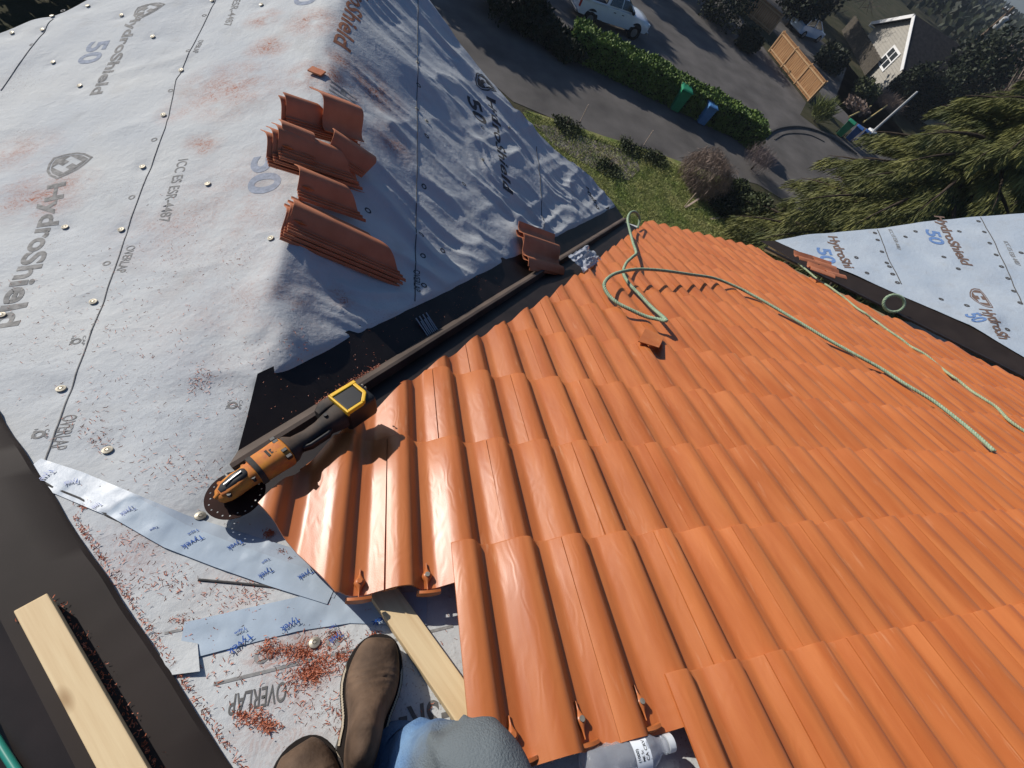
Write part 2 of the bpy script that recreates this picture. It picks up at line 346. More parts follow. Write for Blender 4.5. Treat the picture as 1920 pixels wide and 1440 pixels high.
def poly_sheet(name, outline, zf, res, mt, parent=None):
    P = np.array([(p[0], p[1]) for p in outline], float); lo, hi = P.min(0) - res, P.max(0) + res
    xs = np.arange(lo[0], hi[0], res); ys = np.arange(lo[1], hi[1], res); X, Y = np.meshgrid(xs, ys)
    ins = inpoly(X, Y, P); nx = len(xs)
    keep = ins[:-1, :-1] | ins[1:, :-1] | ins[:-1, 1:] | ins[1:, 1:]
    J, I = np.nonzero(keep); idx = J * nx + I
    F = np.stack([idx, idx + 1, idx + nx + 1, idx + nx], 1); used = np.unique(F); mp = np.full(X.size, -1); mp[used] = np.arange(len(used)); F = mp[F]
    vx, vy = X.ravel()[used].copy(), Y.ravel()[used].copy(); out = ~ins.ravel()[used]
    bx, by, bd = vx.copy(), vy.copy(), np.full(len(vx), 1e9)          # pull outer vertices onto the outline
    for i in range(len(P)):
        a, b = P[i], P[(i + 1) % len(P)]; d = b - a; L2 = d @ d
        t = np.clip(((vx - a[0]) * d[0] + (vy - a[1]) * d[1]) / L2, 0, 1); qx, qy = a[0] + d[0] * t, a[1] + d[1] * t
        dd = (qx - vx) ** 2 + (qy - vy) ** 2; w = dd < bd; bx[w], by[w], bd[w] = qx[w], qy[w], dd[w]
    vx[out], vy[out] = bx[out], by[out]
    V = np.stack([vx, vy, zf(vx, vy)], 1)
    o = npmesh(name, V, F, mt, parent, smooth=True)
    return o
hip = lambda t: uv(-.7 - .2 * t, .034 + .2288 * t, HD)               # crest of the hip metal
nS = np.array([TS, 0, 1.0]); dS = TS * JX + JZ; nB = np.array([-TB, 0, 1.0]); dB = -TB * JX + JZ
Sedge = [hit(p[0], p[1], nS, dS)[:2] for p in [(1150,385),(1105,332),(1050,288),(960,208),(870,88),(800,-2)]]
Bedge = [hit(p[0], p[1], nB, dB)[:2] for p in [(320,-60),(165,-2),(120,22),(60,40),(0,64),(-60,95)]]
outline = [(2.35, 3.42), (1.98, 3.52)] + Sedge + [(-.58, 4.36)] + Bedge + [(-3.0, 2.6), (-3.0, 1.9)]
outline += [tuple(hip(t)[:2]) for t in (8, 6, 4, 2, 1, 0, -2, -4)] + [tuple(uv(.6, -.75, HD)[:2]), tuple(uv(1.75, -.75, HD)[:2]), tuple(uv(1.75, .1, HD)[:2]), tuple(uv(.3, .7, HD)[:2]), (.45, 1.2)]
SPOTS = []
for (px, py, r, s) in [(590,140,.16,1.0),(640,150,.15,1.0),(700,165,.22,.9),(500,88,.13,.9),(495,35,.12,.9),(430,165,.3,.7),(590,40,.18,.8),(640,110,.10,1),(335,210,.12,.5),(70,370,.2,.8),(380,270,.10,.8),(40,285,.2,.5),(735,270,.15,.8),(460,380,.4,.35),(330,420,.3,.3),(540,560,.12,.6),(640,560,.08,.7),(130,350,.14,.6),(480,560,.4,.25),(600,1238,.07,.9),(590,1262,.05,.9),(570,1220,.06,.8),(505,1218,.06,.7),(490,1350,.06,.7),(440,1110,.10,.35),(250,1030,.12,.3),(560,1330,.12,.35)]:
    P = march(px, py, base_left); SPOTS.append((P[0], P[1], r, s))
m_mem = membrane_material('grey_roofing_felt', (.44, .465, .485), (.53, .54, .53), SPOTS)
m_mem2 = membrane_material('blue_grey_roofing_felt', (.34, .40, .47), (.41, .46, .51), [])
mem = poly_sheet('roof_underlayment', outline, zmem, .0125, m_mem)
tag(mem, 'wrinkled light grey roofing felt over the ridge left of the dark valley metal', 'roofing felt', 'roofing felt sheets')

# right-hand roof slope beyond the second valley
v0 = uv(4.36, 4.1, HD); lx, ly = .496, -.868; f3 = np.array([-.861, .507]); T3 = .4163
def plane3(x, y): return v0[2] - T3 * (f3[0] * (np.asarray(x, float) - v0[0]) + f3[1] * (np.asarray(y, float) - v0[1]))
n3 = np.array([T3 * f3[0], T3 * f3[1], 1.0]); d3 = n3 @ v0
def on3(px, py): return hit(px, py, n3, d3)
def z3(x, y):
    x = np.asarray(x, float); y = np.asarray(y, float)
    w = fbm(x * 1.6, y * 1.6, 3) * .010 + fbm(x * 5, y * 5, 2) * .003
    d = (x - v0[0]) * .868 + (y - v0[1]) * .496                       # away from the valley
    return plane3(x, y) + .012 + w + .02 * ridged(x * 2.2 + fbm(x, y, 2), y * 2.2) * np.exp(-((d - .62) / .18) ** 2)
o3 = [on3(*p)[:2] for p in [(1452,452),(1570,505),(1690,557),(1815,612),(1920,674),(1990,712),(1990,394),(1920,401),(1840,407),(1720,418),(1640,430),(1570,437),(1500,444)]]
mem3 = poly_sheet('roof_underlayment', o3, z3, .035, m_mem2)
tag(mem3, 'pale blue grey roofing felt on the far right roof slope beyond the brown valley strip', 'roofing felt', 'roofing felt sheets')

# valley and hip metal ------------------------------------------------
vd = np.array([1, 1.086]); pS = np.array([-.736, .677])
def vpt(k, d, lift):
    x, y = JX + k + d * pS[0], JY + 1.086 * k + d * pS[1]
    z = float(planeS(x, y) if d >= 0 else planeT(x, y)); return np.array([x, y, z + lift])
root = thing('valley_flashing', 'dark brown valley flashing with raised middle rib, left of the orange tiles', 'flashing', 'metal valley flashings', vpt(1.3, 0, 0))
def strip(prof, k0, k1, n=40):
    b = MB(); rings = []
    for i in range(n + 1):
        rings.append([vpt(k0 + .78 * max(d, 0) + (k1 - k0 - .78 * max(d, 0)) * i / n, d, l + .0015 * math.sin(i * 1.7 + d * 40)) for d, l in prof])
    o = 0
    for r in rings: b.v += [tuple(map(float, p)) for p in r]
    w = len(prof)
    for i in range(n):
        for j in range(w - 1): b.f.append((i*w + j, i*w + j + 1, (i+1)*w + j + 1, (i+1)*w + j))
    return b
Mr = Matrix.Translation(-Vector(root.location))
strip([(-.24,.006),(-.12,.007),(-.022,.008)], -.02, 2.68).obj('flashing_pan', m_metal, root, True, M=Mr)
strip([(-.022,.008),(-.010,.054),(.002,.056),(.034,.010)], -.02, 2.68).obj('flashing_rib', m_rib, root, True, M=Mr, ang=20)
strip([(.034,.010),(.10,.006),(.19,.006)], -.02, 2.72).obj('flashing_pan', m_metal, root, True, M=Mr)

root = thing('hip_flashing', 'wide brown metal flashing at lower left with a pale board on it', 'flashing', None, hip(1))
def hp(t, off, lift):                                               # off > 0 towards the felt slope
    P = touv(hip(t)); Q = uv(P[0] + off * .752, P[1] + off * .659, HD + lift)
    if off > .04: Q[2] = max(Q[2], float(zmem(Q[0], Q[1])) + lift)
    return Q
def hpG(t, off, lift):                                              # over the crest: slope falling to -x
    P = hip(t) + np.array([-.707, -.707, -.29]) * off / 1.04 + np.array([-.28, -.03, .95]) * lift; return P
bb = MB(); n = 60
for i in range(n + 1):
    t = -1.6 + 6 * i / n; j = .003 * vnoise(np.array(i * .35), np.array(.5)); e = .005 * abs(float(vnoise(np.array(i * .6), np.array(3.3))))
    for P in (hp(t, .142 + j, .004 + e), hp(t, .134 + j, .009 + e), hp(t, .08, .010), hp(t, .003, .013)): bb.v.append(tuple(P))
for i in range(n):
    for j in range(3): bb.f.append((i*4 + j, i*4 + j + 1, (i+1)*4 + j + 1, (i+1)*4 + j))
bb.obj('flashing_sheet', m_metal2, root, True, M=Matrix.Translation(-Vector(root.location)), ang=30)
bb = MB()
for i in range(n + 1):
    t = -1.6 + 6 * i / n
    for P in (hp(t, .003, .013), hpG(t, .006, .008), hpG(t, .055, .004), hpG(t, .06, -.012), hpG(t, .10, -.014), hpG(t, .105, -.04), hpG(t, .3, -.05)): bb.v.append(tuple(P))
for i in range(n):
    for j in range(6): bb.f.append((i*7 + j, i*7 + j + 1, (i+1)*7 + j + 1, (i+1)*7 + j))
bb.obj('folded_lip', m_metal, root, True, M=Matrix.Translation(-Vector(root.location)), ang=20)

root = thing('valley_flashing', 'brown metal valley strip along the far right edge of the orange tiles', 'flashing', 'metal valley flashings', v0)
b = MB(); edge = [on3(*p) for p in [(1465,452),(1570,502),(1690,552),(1815,606),(1920,668),(1990,706)]]
a0 = on3(1424, 452); b.v.append(tuple(a0 + np.array([0, 0, .005])));
for i, P in enumerate(edge[1:]):
    s = (P - v0)[:2] @ np.array([lx, ly]); Q = v0 + np.array([lx * s, ly * s, 0]); Q[2] = float(plane3(Q[0], Q[1])) + .004; b.v.append(tuple(Q))
w = len(edge)
for P in edge: b.v.append(tuple(P + np.array([0, 0, .006])))
for P in edge: d = np.array([.868, .496]) * .15; Q = P + np.array([d[0], d[1], 0]); Q[2] = float(plane3(Q[0], Q[1])) + .002; b.v.append(tuple(Q))
for r in range(2):
    for i in range(w - 1): b.f.append((r*w + i, r*w + i + 1, (r+1)*w + i + 1, (r+1)*w + i))
b.obj('flashing_pan', m_metal2, root, False, M=Matrix.Translation(-Vector(v0)))
b = MB(); b.bar(v0 + np.array([-.04, 0, .004]), v0 + np.array([lx * 4.2 - .04, ly * 4.2, float(plane3(v0[0] + lx * 4.2, v0[1] + ly * 4.2)) - v0[2] + .004]), .03, .02)
b.obj('flashing_rib', m_metal, root, False, M=Matrix.Translation(-Vector(v0)))

# the house carrying it all -------------------------------------------
m_stucco = mat('beige_house_wall', (.45, .40, .33), .85, .2, var=.08, vscale=3, bump=.2, bscale=80)
m_deck = mat('plywood_deck', (.30, .22, .13), .8, .2, var=.2, vscale=5)
house = thing('tile_roof_house', 'two storey beige house whose roof is being retiled, under the photographer', 'house', None, (1, 0, GZ))
b = MB(); b.box((-2.3, .4, GZ), (1.55, 3.2, -1.55)); b.box((-.2, -3, GZ), (7.5, 2.95, -1.62)); b.obj('wall', m_stucco, house, M=Matrix.Translation((-1, 0, -GZ)))
def deckz(x, y): return base_left(x, y) - .03
dk = poly_sheet('roof_deck', outline, deckz, .12, m_deck, house); dk.matrix_parent_inverse = Matrix.Translation((-1, 0, -GZ))
dk.modifiers.new('thickness', 'SOLIDIFY').thickness = .10; dk.modifiers[-1].offset = -1
b = MB(); q = [uv(-.2, .62, HD - .03), uv(2.3, 3.6, HD - .03), uv(4.4, 3.6, HD - .03), uv(5.7, 1.4, HD - .03), uv(8, -.3, HD - .03), uv(8, -2.2, HD - .03), uv(.9, -2.2, HD - .03), uv(-.2, 0, HD - .03)]
b.slab(q, -nT * .12); b.obj('roof_deck', m_deck, house, M=Matrix.Translation((-1, 0, -GZ)))
b = MB(); q = [np.array([p[0], p[1], float(plane3(p[0], p[1])) - .03]) for p in o3] ; b.slab(q + [np.array([v0[0] + lx * 3.5, v0[1] + ly * 3.5, float(plane3(v0[0] + lx * 3.5, v0[1] + ly * 3.5)) - .03]), v0 - np.array([0, 0, .03])], (0, 0, -.14)) if False else b.slab(q, (0, 0, -.14))
b.obj('roof_deck', m_deck, house, M=Matrix.Translation((-1, 0, -GZ)))

# ================================================================== TILES
TW, TL = .30, .43
GAP = .0022
_pt = np.linspace(0, .15, 301); _raw = np.interp(_pt, [0, .010, .058, .076, .096, .106, .124, .134, .15], [0, .0004, .0245, .0310, .0322, .0288, .0036, .0004, 0])
_kr = np.exp(-np.linspace(-2.5, 2.5, 27) ** 2 / 2); _kr /= _kr.sum(); _pz = np.convolve(np.r_[_raw[-14:-1], _raw, _raw[1:14]], _kr, 'valid')[:301]
def prof(x):
    t = np.mod(np.asarray(x, float) + .048, .15); return np.interp(t, _pt, _pz)

def tile_mesh(clips=(), length=TL, width=TW, under=True, prof=prof, thick=.005, head=.017, nseg=56):
    xs = list(np.linspace(0, width - (GAP if under else 0), nseg)); zs = [float(prof(x)) for x in xs]
    if under: xs += [width - GAP + .0006, width + .024]; zs += [float(prof(width)) - .0065, float(prof(width + .024)) - .0065]
    ys = [0, -.004, -length * .33, -length * .66, -length]
    bm = bmesh.new(); top = []; bot = []
    for y in ys:
        dz = -head * (-y / length) - (.0016 if y == 0 else 0)
        top.append([bm.verts.new((x, y, z + dz)) for x, z in zip(xs, zs)]); bot.append([bm.verts.new((x, y, z + dz - thick + (.0016 if y == 0 else 0))) for x, z in zip(xs, zs)])
    nx = len(xs)
    for g, fl in ((top, 1), (bot, -1)):
        for j in range(len(ys) - 1):
            for i in range(nx - 1):
                q = [g[j][i], g[j+1][i], g[j+1][i+1], g[j][i+1]]; bm.faces.new(q if fl > 0 else q[::-1])
    for j in (0, len(ys) - 1):
        for i in range(nx - 1): bm.faces.new((top[j][i], top[j][i+1], bot[j][i+1], bot[j][i]))
    for i in (0, nx - 1):
        for j in range(len(ys) - 1): bm.faces.new((top[j][i], top[j+1][i], bot[j+1][i], bot[j][i]))
    for co, no in clips:
        geom = bm.verts[:] + bm.edges[:] + bm.faces[:]
        r = bmesh.ops.bisect_plane(bm, geom=geom, plane_co=co, plane_no=no, clear_outer=True)
        ed = [e for e in r['geom_cut'] if isinstance(e, bmesh.types.BMEdge)]
        if ed: bmesh.ops.holes_fill(bm, edges=ed, sides=0)
    if not bm.faces: bm.free(); return None
    bmesh.ops.recalc_face_normals(bm, faces=bm.faces)
    me = bpy.data.meshes.new('roof_tile'); bm.to_mesh(me); bm.free()
    me.shade_smooth(); me.set_sharp_from_angle(angle=R(35)); me.materials.append(m_tile)
    return me
MT = frame((0, 0, 0), (1, 0, 0), nT)                                  # slope orientation; local y runs downslope
def tile_matrix(u, v, jit=0):
    M = MT.copy(); M.translation = Vector(uv(u, v, 0))
    return M @ Matrix.Rotation(jit, 4, 'Z')
LB = [(-.535,.464),(-.467,.573),(-.369,.707),(-.227,.892),(.037,1.198),(.456,1.581),(2.42,3.89)]
RB = [(3.80,3.95),(3.80,3.34),(4.22,2.62),(4.47,2.3),(4.76,2.0),(5.0,1.6),(5.45,.9)]
ORD = ['eave', 'second', 'third', 'fourth', 'fifth', 'sixth', 'seventh', 'eighth', 'ninth', 'tenth', 'eleventh', 'twelfth', 'thirteenth']
full = tile_mesh()
def bound(B, v):
    vs = [p[1] for p in B]; us = [p[0] for p in B]
    if vs[0] > vs[-1]: vs, us = vs[::-1], us[::-1]
    return float(np.interp(v, vs, us))
def clipline(B, v0_, v1_, side):
    """local clip plane along the boundary between two slope positions"""
    return (bound(B, v0_), v0_), (bound(B, v1_), v1_)
tiles = {}
for k in range(-1, 12):
    v = k * EXP; s0 = -.095 if k % 2 else .052
    ustart = {0: .35, -1: 1.10}.get(k, -1); row = 11 - k
    rown = 'eave row' if row == 0 else '%s row up from the eave' % ORD[row]
    for n_ in range(-3, 22):
        u = s0 + .30 * n_
        if u < ustart - .01: continue
        if k == 1 and u < -.1: continue
        c = [pxl(uv(u + a, v - bb_, .02)) for a in (0, .32) for bb_ in (0, .43)]
        if not any(-60 < q[0] < 1990 and -60 < q[1] < 1500 and q[2] > .1 for q in c): continue
        vm = v - TL; clips = []; cutL = cutR = False
        la, lb = bound(LB, max(v, .464)), bound(LB, max(vm, .464))
        if k >= 2:
            if max(la, lb) > u:                                    # trimmed along the left valley
                p0 = (bound(LB, max(v - .2, .466) + .2), max(v - .2, .466) + .2); p1 = (bound(LB, max(vm + .1, .466)), max(vm + .1, .466))
                dx, dy = p0[0] - p1[0], p0[1] - p1[1]; clips.append((((p1[0] - u), (p1[1] - v), 0), Vector((-dy, dx, 0)))); cutL = True
            ra, rb = bound(RB, v), bound(RB, vm)
            if min(ra, rb) < u + .32:
                dx, dy = ra - rb, v - vm; clips.append(((rb - u, vm - v, 0), Vector((dy, -dx, 0)))); cutR = True
            if k == 2 and u < -.25: clips.append(((-.535 - u, .464 - v, 0), Vector((-.233, -.2, 0))))
        if k >= 2 and (la > u + .33 and lb > u + .33): continue
        if min(bound(RB, v), bound(RB, vm)) < u - .05 and k >= 2: continue
        jit = random.uniform(-.004, .004)
        if clips:
            me = tile_mesh(clips)
            if me is None or len(me.vertices) < 12: continue
            bx = [q.co.x for q in me.vertices]; by = [q.co.y for q in me.vertices]
            if max(bx) - min(bx) < .03 or max(by) - min(by) < .04: continue
        else: me = full
        o = bpy.data.objects.new('roof_tile', me); COL.objects.link(o); o.matrix_world = tile_matrix(u, v, jit)
        if cutL:
            k2 = sum(1 for key in tiles if key[0] == k and tiles[key].get('cut') == 1)
            lab = ('sawn orange tile beside the left valley, ' + rown) if not k2 else ('orange tile with cut corner near left valley, ' + rown)
            tag(o, lab, 'roof tile', 'tiles trimmed along the valleys'); o['cut'] = 1
        elif cutR: tag(o, 'sawn orange tile beside the right valley, ' + rown, 'roof tile', 'tiles trimmed along the valleys')
        else: tag(o, 'whole orange S-shaped roof tile, ' + rown, 'roof tile', 'whole tiles of the ' + rown)
        tiles[(k, n_)] = o
# keep one label per single cut tile; where two cut tiles share a row edge they share the group and wording
for o in tiles.values():
    if 'cut' in o: del o['cut']

# ================================================================== PRINTS, CAPS AND TAPE ON THE FELT
def text_mesh(txt, bold=.012, shear=0.0, res=6):
    cu = bpy.data.curves.new('lettering', 'FONT'); cu.body = txt; cu.size = 1; cu.offset = bold; cu.shear = shear; cu.resolution_u = res
    o = bpy.data.objects.new('lettering', cu); COL.objects.link(o); dg = bpy.context.evaluated_depsgraph_get()
    me = bpy.data.meshes.new_from_object(o.evaluated_get(dg)); bpy.data.objects.remove(o); bpy.data.curves.remove(cu); return me
def split_long(me, L, rounds=6):
    bm = bmesh.new(); bm.from_mesh(me); bmesh.ops.triangulate(bm, faces=bm.faces)
    for _ in range(rounds):
        ed = [e for e in bm.edges if e.calc_length() > L]
        if not ed: break
        bmesh.ops.subdivide_edges(bm, edges=ed, cuts=1); bmesh.ops.triangulate(bm, faces=bm.faces)
    bm.to_mesh(me); bm.free()
def drape(me, P0, P1, H, zf, mt, parent, name='printed_lettering', lift=.0009, n=None, res=.016, flip=False, upv=None):
    """lay a flat mesh (x to the right, y up) on a surface from P0 to P1, letters H tall"""
    P0 = np.array(P0, float); P1 = np.array(P1, float)
    n_ = me.vertices; co = np.zeros(len(n_) * 3, np.float32); n_.foreach_get('co', co); co = co.reshape(-1, 3)
    x0, x1, y0, y1 = co[:, 0].min(), co[:, 0].max(), co[:, 1].min(), co[:, 1].max()
    d = P1 - P0; L = np.linalg.norm(d); ds = d / L; e = .02
    cx, cy = P0[:2]
    nn = np.array([-(zf(cx + e, cy) - zf(cx - e, cy)) / (2*e), -(zf(cx, cy + e) - zf(cx, cy - e)) / (2*e), 1.0]) if n is None else np.array(n, float); nn /= np.linalg.norm(nn)
    up = np.cross(nn, ds) if upv is None else np.array(upv, float)
    for i, v in enumerate(n_):
        a = (co[i, 0] - x0) / (x1 - x0) * L; b_ = (co[i, 1] - y0) / max(y1 - y0, 1e-6) * H
        v.co = P0 + ds * a + up * b_
    split_long(me, res)
    co = np.zeros(len(me.vertices) * 3, np.float32); me.vertices.foreach_get('co', co); co = co.reshape(-1, 3)
    co[:, 2] = zf(co[:, 0], co[:, 1]) + lift; me.vertices.foreach_set('co', co.ravel()); me.update()
    return link(name, me, mt, parent)
def dr_text(txt, a, b, H, mt, at=None, zf=None, parent=None, bold=.02, shear=0, **kw):
    at = at or onM; zf = zf or zmem; parent = parent or mem
    A, B = at(*a), at(*b); return drape(text_mesh(txt, bold, shear), A, B, H, zf, mt, parent, **kw)
def shield_mesh():                                              # crest: outline plus a letter H cut out of the filled shield
    bm = bmesh.new()
    def loop(pts):
        vs = [bm.verts.new((x, y, 0)) for x, y in pts]; return [bm.edges.new((vs[i], vs[(i+1) % len(vs)])) for i in range(len(vs))]
    out = [(-.5,.42),(-.25,.50),(0,.54),(.25,.50),(.5,.42),(.5,0),(.42,-.3),(.22,-.6),(0,-.78),(-.22,-.6),(-.42,-.3),(-.5,0)]
    sc = lambda s_: [(x * s_, y * s_ - .02) for x, y in out]
    H = [(-.27,.28),(-.10,.28),(-.10,.06),(.10,.06),(.10,.28),(.27,.28),(.27,-.36),(.10,-.36),(.10,-.12),(-.10,-.12),(-.10,-.36),(-.27,-.36)]
    e = loop(sc(.86)) + loop(H); bmesh.ops.triangle_fill(bm, edges=e, use_beauty=True)
    e2 = loop(sc(1.06)) + loop(sc(.93)); bmesh.ops.triangle_fill(bm, edges=e2, use_beauty=True)
    me = bpy.data.meshes.new('crest'); bm.to_mesh(me); bm.free(); return me
def ring_mesh(r0=.55, n=20):
    b = MB(); vs = [(math.cos(2*math.pi*i/n) * r, math.sin(2*math.pi*i/n) * r, 0) for r in (r0, 1) for i in range(n)]
    b.add(vs, [(i, (i+1) % n, (i+1) % n + n, i + n) for i in range(n)]); me = bpy.data.meshes.new('ring'); me.from_pydata(b.v, [], b.f); return me
def bar_mesh():
    me = bpy.data.meshes.new('line'); me.from_pydata([(0,0,0),(1,0,0),(1,1,0),(0,1,0)], [], [(0,1,2,3)]); return me
# bright side
dr_text('HydroShield', (246,28), (160,180), .085, m_printg, bold=.03)
dr_text('HydroShield', (78,350), (-40,620), .088, m_printg, bold=.03)
dr_text('HydroShield', (668,-75), (614,74), .115, m_printo, bold=.022)
dr_text('50', (168,80), (140,122), .12, m_printb, bold=.03)
dr_text('50', (472,296), (462,368), .13, m_printb, bold=.03)
dr_text('50', (560,-30), (548,12), .12, m_printb, bold=.03)
dr_text('ICC ES ESR-4487', (334,300), (296,418), .042, m_printg, bold=.008)
dr_text('ICC ES ESR-4487', (452,-40), (418,50), .042, m_printg, bold=.008)
dr_text('OVERLAP', (238,462), (216,512), .030, m_printg, bold=.006)
dr_text('OVERLAP', (118,780), (92,846), .030, m_printg, bold=.006)
dr_text('OVERLAP', (372,76), (360,100), .030, m_printg, bold=.006)
dr_text('HYDRO', (620,150), (606,215), .12, m_printg, bold=.022)
def crest(c, top, w, mt, at=None, zf=None, parent=None):
    at = at or onM; A = at(*c); B = at(*top); d = (B - A); L = np.linalg.norm(d); up = d / L
    n = np.array([0, 0, 1.0]); rt = np.cross(up, n); rt /= np.linalg.norm(rt)
    return drape(shield_mesh(), A - rt * w / 2, A + rt * w / 2, L, zf or zmem, mt, parent or mem, name='printed_emblem', upv=up)
crest((100,296), (146,318), .16, m_printg); crest((258,14), (290,22), .16, m_printg)
# shaded side
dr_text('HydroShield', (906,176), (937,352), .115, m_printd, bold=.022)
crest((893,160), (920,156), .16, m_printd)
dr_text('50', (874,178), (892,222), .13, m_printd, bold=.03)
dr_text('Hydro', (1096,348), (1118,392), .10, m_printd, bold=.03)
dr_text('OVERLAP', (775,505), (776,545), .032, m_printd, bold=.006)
# lower patch, seen upside down
dr_text('OVERLAP', (538,1276), (432,1302), .034, m_printm, bold=.010)
dr_text('OVERLAP', (706,1118), (611,1146), .034, m_printm, bold=.010)
dr_text('ICC ES ESR-4487', (1000,1266), (622,1358), .058, m_printm, bold=.014)
def line(a, b, w, mt=m_printg):
    A, B = onM(*a), onM(*b); drape(bar_mesh(), A, B, w, zmem, mt, mem, name='printed_line', lift=.0009, res=.02)
line((400,1286), (850,1176), .006); line((308,1190), (345,1182), .005)
# lap edges: a second sheet's edge, a thin raised line
def lap(pts, zf=zmem, at=None, parent=None, mt=None, w=.004):
    at = at or onM; Q = [at(*p) for p in pts]; path = []
    for i in range(len(Q) - 1):
        for t in np.linspace(0, 1, 24, endpoint=i == len(Q) - 2): path.append(Q[i] + (Q[i+1] - Q[i]) * t)
    path = np.array(path); path[:, 2] = zf(path[:, 0], path[:, 1]) + .001
    b = MB(); b.tube(path, w * .55, 5); return b.obj('lap_edge', mt or m_printg, parent or mem, True, ang=180)
lap([(80,896),(86,860),(128,745),(176,610),(215,505),(240,430),(276,330),(310,240),(330,150),(365,80),(404,0)], w=.0035)
lap([(2,170),(40,115),(100,36)], w=.004)
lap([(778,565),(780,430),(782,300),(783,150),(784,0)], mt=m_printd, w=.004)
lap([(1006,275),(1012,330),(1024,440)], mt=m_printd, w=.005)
lap([(62,892),(100,915),(150,935),(205,968),(260,992),(312,1014)], w=.006, mt=m_printd)
lap([(372,1087),(440,1093),(500,1099),(610,1110)], w=.006, mt=m_printd)
# cap nails
def capnail(P, parent, r=.0115, tilt=.12, zf=zmem):
    b = MB(); pr = [(0, .0015), (.28, .0015), (.40, .0045), (.62, .0035), (.95, .0026), (1, .0005)]; n = 20; rings = []
    e = .03; nx = -float(zf(P[0]+e, P[1]) - zf(P[0]-e, P[1])) / (2*e); ny = -float(zf(P[0], P[1]+e) - zf(P[0], P[1]-e)) / (2*e)
    M = frame((P[0], P[1], float(zf(P[0], P[1])) + .0035), (1, 0, -nx), Vector((nx + random.uniform(-tilt, tilt), ny + random.uniform(-tilt, tilt), 1)).normalized())
    for f, z in pr[1:]: rings.append([(math.cos(2*math.pi*i/n) * r * f, math.sin(2*math.pi*i/n) * r * f, z) for i in range(n)])
    b.loft(rings[::-1], True); b.tube([(0, 0, .001), (0, 0, .004)], .003, 8)
    return b.obj('cap_nail', m_nail, parent, True, M=M, ang=30)
for q in NAILS_B:
    if 0 <= q[0] and -20 < q[1]: capnail(onM(*q), mem)
for q in [(376,968),(783,118),(782,205),(955,240),(905,300),(800,228)]: capnail(onM(*q), mem)
for q in [(247,370),(200,494),(143,640),(72,815),(436,760),(320,170),(353,95),(383,29),(289,262),(60,84),(118,20)]:
    P = onM(*q); r = .0125; drape(ring_mesh(), P - np.array([r, 0, 0]), P + np.array([r, 0, 0]), 2*r, zmem, m_printg, mem, name='printed_ring', upv=(0, 1, 0), res=.02) if False else None
    me = ring_mesh(); V = np.array([v.co for v in me.vertices]); X = P[0] + V[:, 0] * r; Y = P[1] + V[:, 1] * r; Z = zmem(X, Y) + .0009
    me.vertices.foreach_set('co', np.stack([X, Y, Z], 1).astype(np.float32).ravel()); link('printed_ring', me, m_printg, mem)
    if q[1] > 500:
        a = np.array(q, float); dr_text('CAP', (a[0] + 13, a[1] - 10), (a[0] + 9, a[1] + 8), .008, m_printg, bold=.0); dr_text('NAIL', (a[0] - 8, a[1] - 10), (a[0] - 14, a[1] + 8), .008, m_printg, bold=.0)
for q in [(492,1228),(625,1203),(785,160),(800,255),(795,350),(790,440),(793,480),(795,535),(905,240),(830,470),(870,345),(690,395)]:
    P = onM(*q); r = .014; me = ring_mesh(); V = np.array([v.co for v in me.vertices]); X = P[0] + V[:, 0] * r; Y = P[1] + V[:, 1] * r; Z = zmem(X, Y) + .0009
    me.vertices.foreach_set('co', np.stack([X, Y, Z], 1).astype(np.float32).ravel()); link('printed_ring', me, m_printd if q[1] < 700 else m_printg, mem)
# pale seam tape
def tape(pts, w, mt=m_tape, name='seam_tape', lift=.0022):
    Q = np.array([onM(*p) for p in pts]); path = []
    for i in range(len(Q) - 1):
        for t in np.linspace(0, 1, 40, endpoint=i == len(Q) - 2): path.append(Q[i] + (Q[i+1] - Q[i]) * t)
    path = np.array(path); V = []; F = []; m_ = 9
    for i, p in enumerate(path):
        d = path[min(i+1, len(path)-1)] - path[max(i-1, 0)]; d = d[:2] / np.linalg.norm(d[:2]); nrm = np.array([-d[1], d[0]])
        for j in range(m_):
            q = p[:2] + nrm * w * (j / (m_-1) - .5); V.append([q[0], q[1], 0])
    V = np.array(V); V[:, 2] = zmem(V[:, 0], V[:, 1]) + lift + .0022 * np.maximum(0, vnoise(V[:, 0] * 26, V[:, 1] * 40))
    for i in range(len(path) - 1):
        for j in range(m_ - 1): F.append([i*m_ + j, i*m_ + j + 1, (i+1)*m_ + j + 1, (i+1)*m_ + j])
    return npmesh(name, V, F, mt, mem, True)
m_clear = mat('clear_tape', (.33, .385, .45), .40, .3, var=.06, vscale=14, bump=.3, bscale=30, bdist=.003)
tape([(52,880),(130,905),(225,945),(330,988),(440,1022),(530,1050),(640,1096)], .06, m_clear, lift=.003)
tape([(225,945),(330,1005),(420,1040),(520,1075),(625,1108)], .055, m_tape, lift=.0045)
tape([(340,1203),(450,1176),(560,1150),(660,1136),(760,1140),(800,1140)], .066, m_tape)
def tv(a, b, w='Tyvek', H=.017): dr_text(w, a, b, H, m_tyvek, bold=.012, lift=.0072)
for a, b in [((92,880),(66,904)),((152,895),(122,902)),((186,940),(170,950)),((250,946),(224,962)),((378,1000),(338,1022)),((452,1008),(424,1024)),((508,1060),(482,1076)),((584,1062),(556,1078)),((468,1182),(424,1217)),((557,1152),(524,1173)),((638,1178),(614,1196)),((744,1138),(694,1162))]: tv(a, b)
for a, b in [((462,1172),(440,1184)),((298,985),(282,992)),((630,1166),(616,1176)),((504,1044),(490,1054)),((372,990),(352,1000))]: tv(a, b, 'Tape', .008)
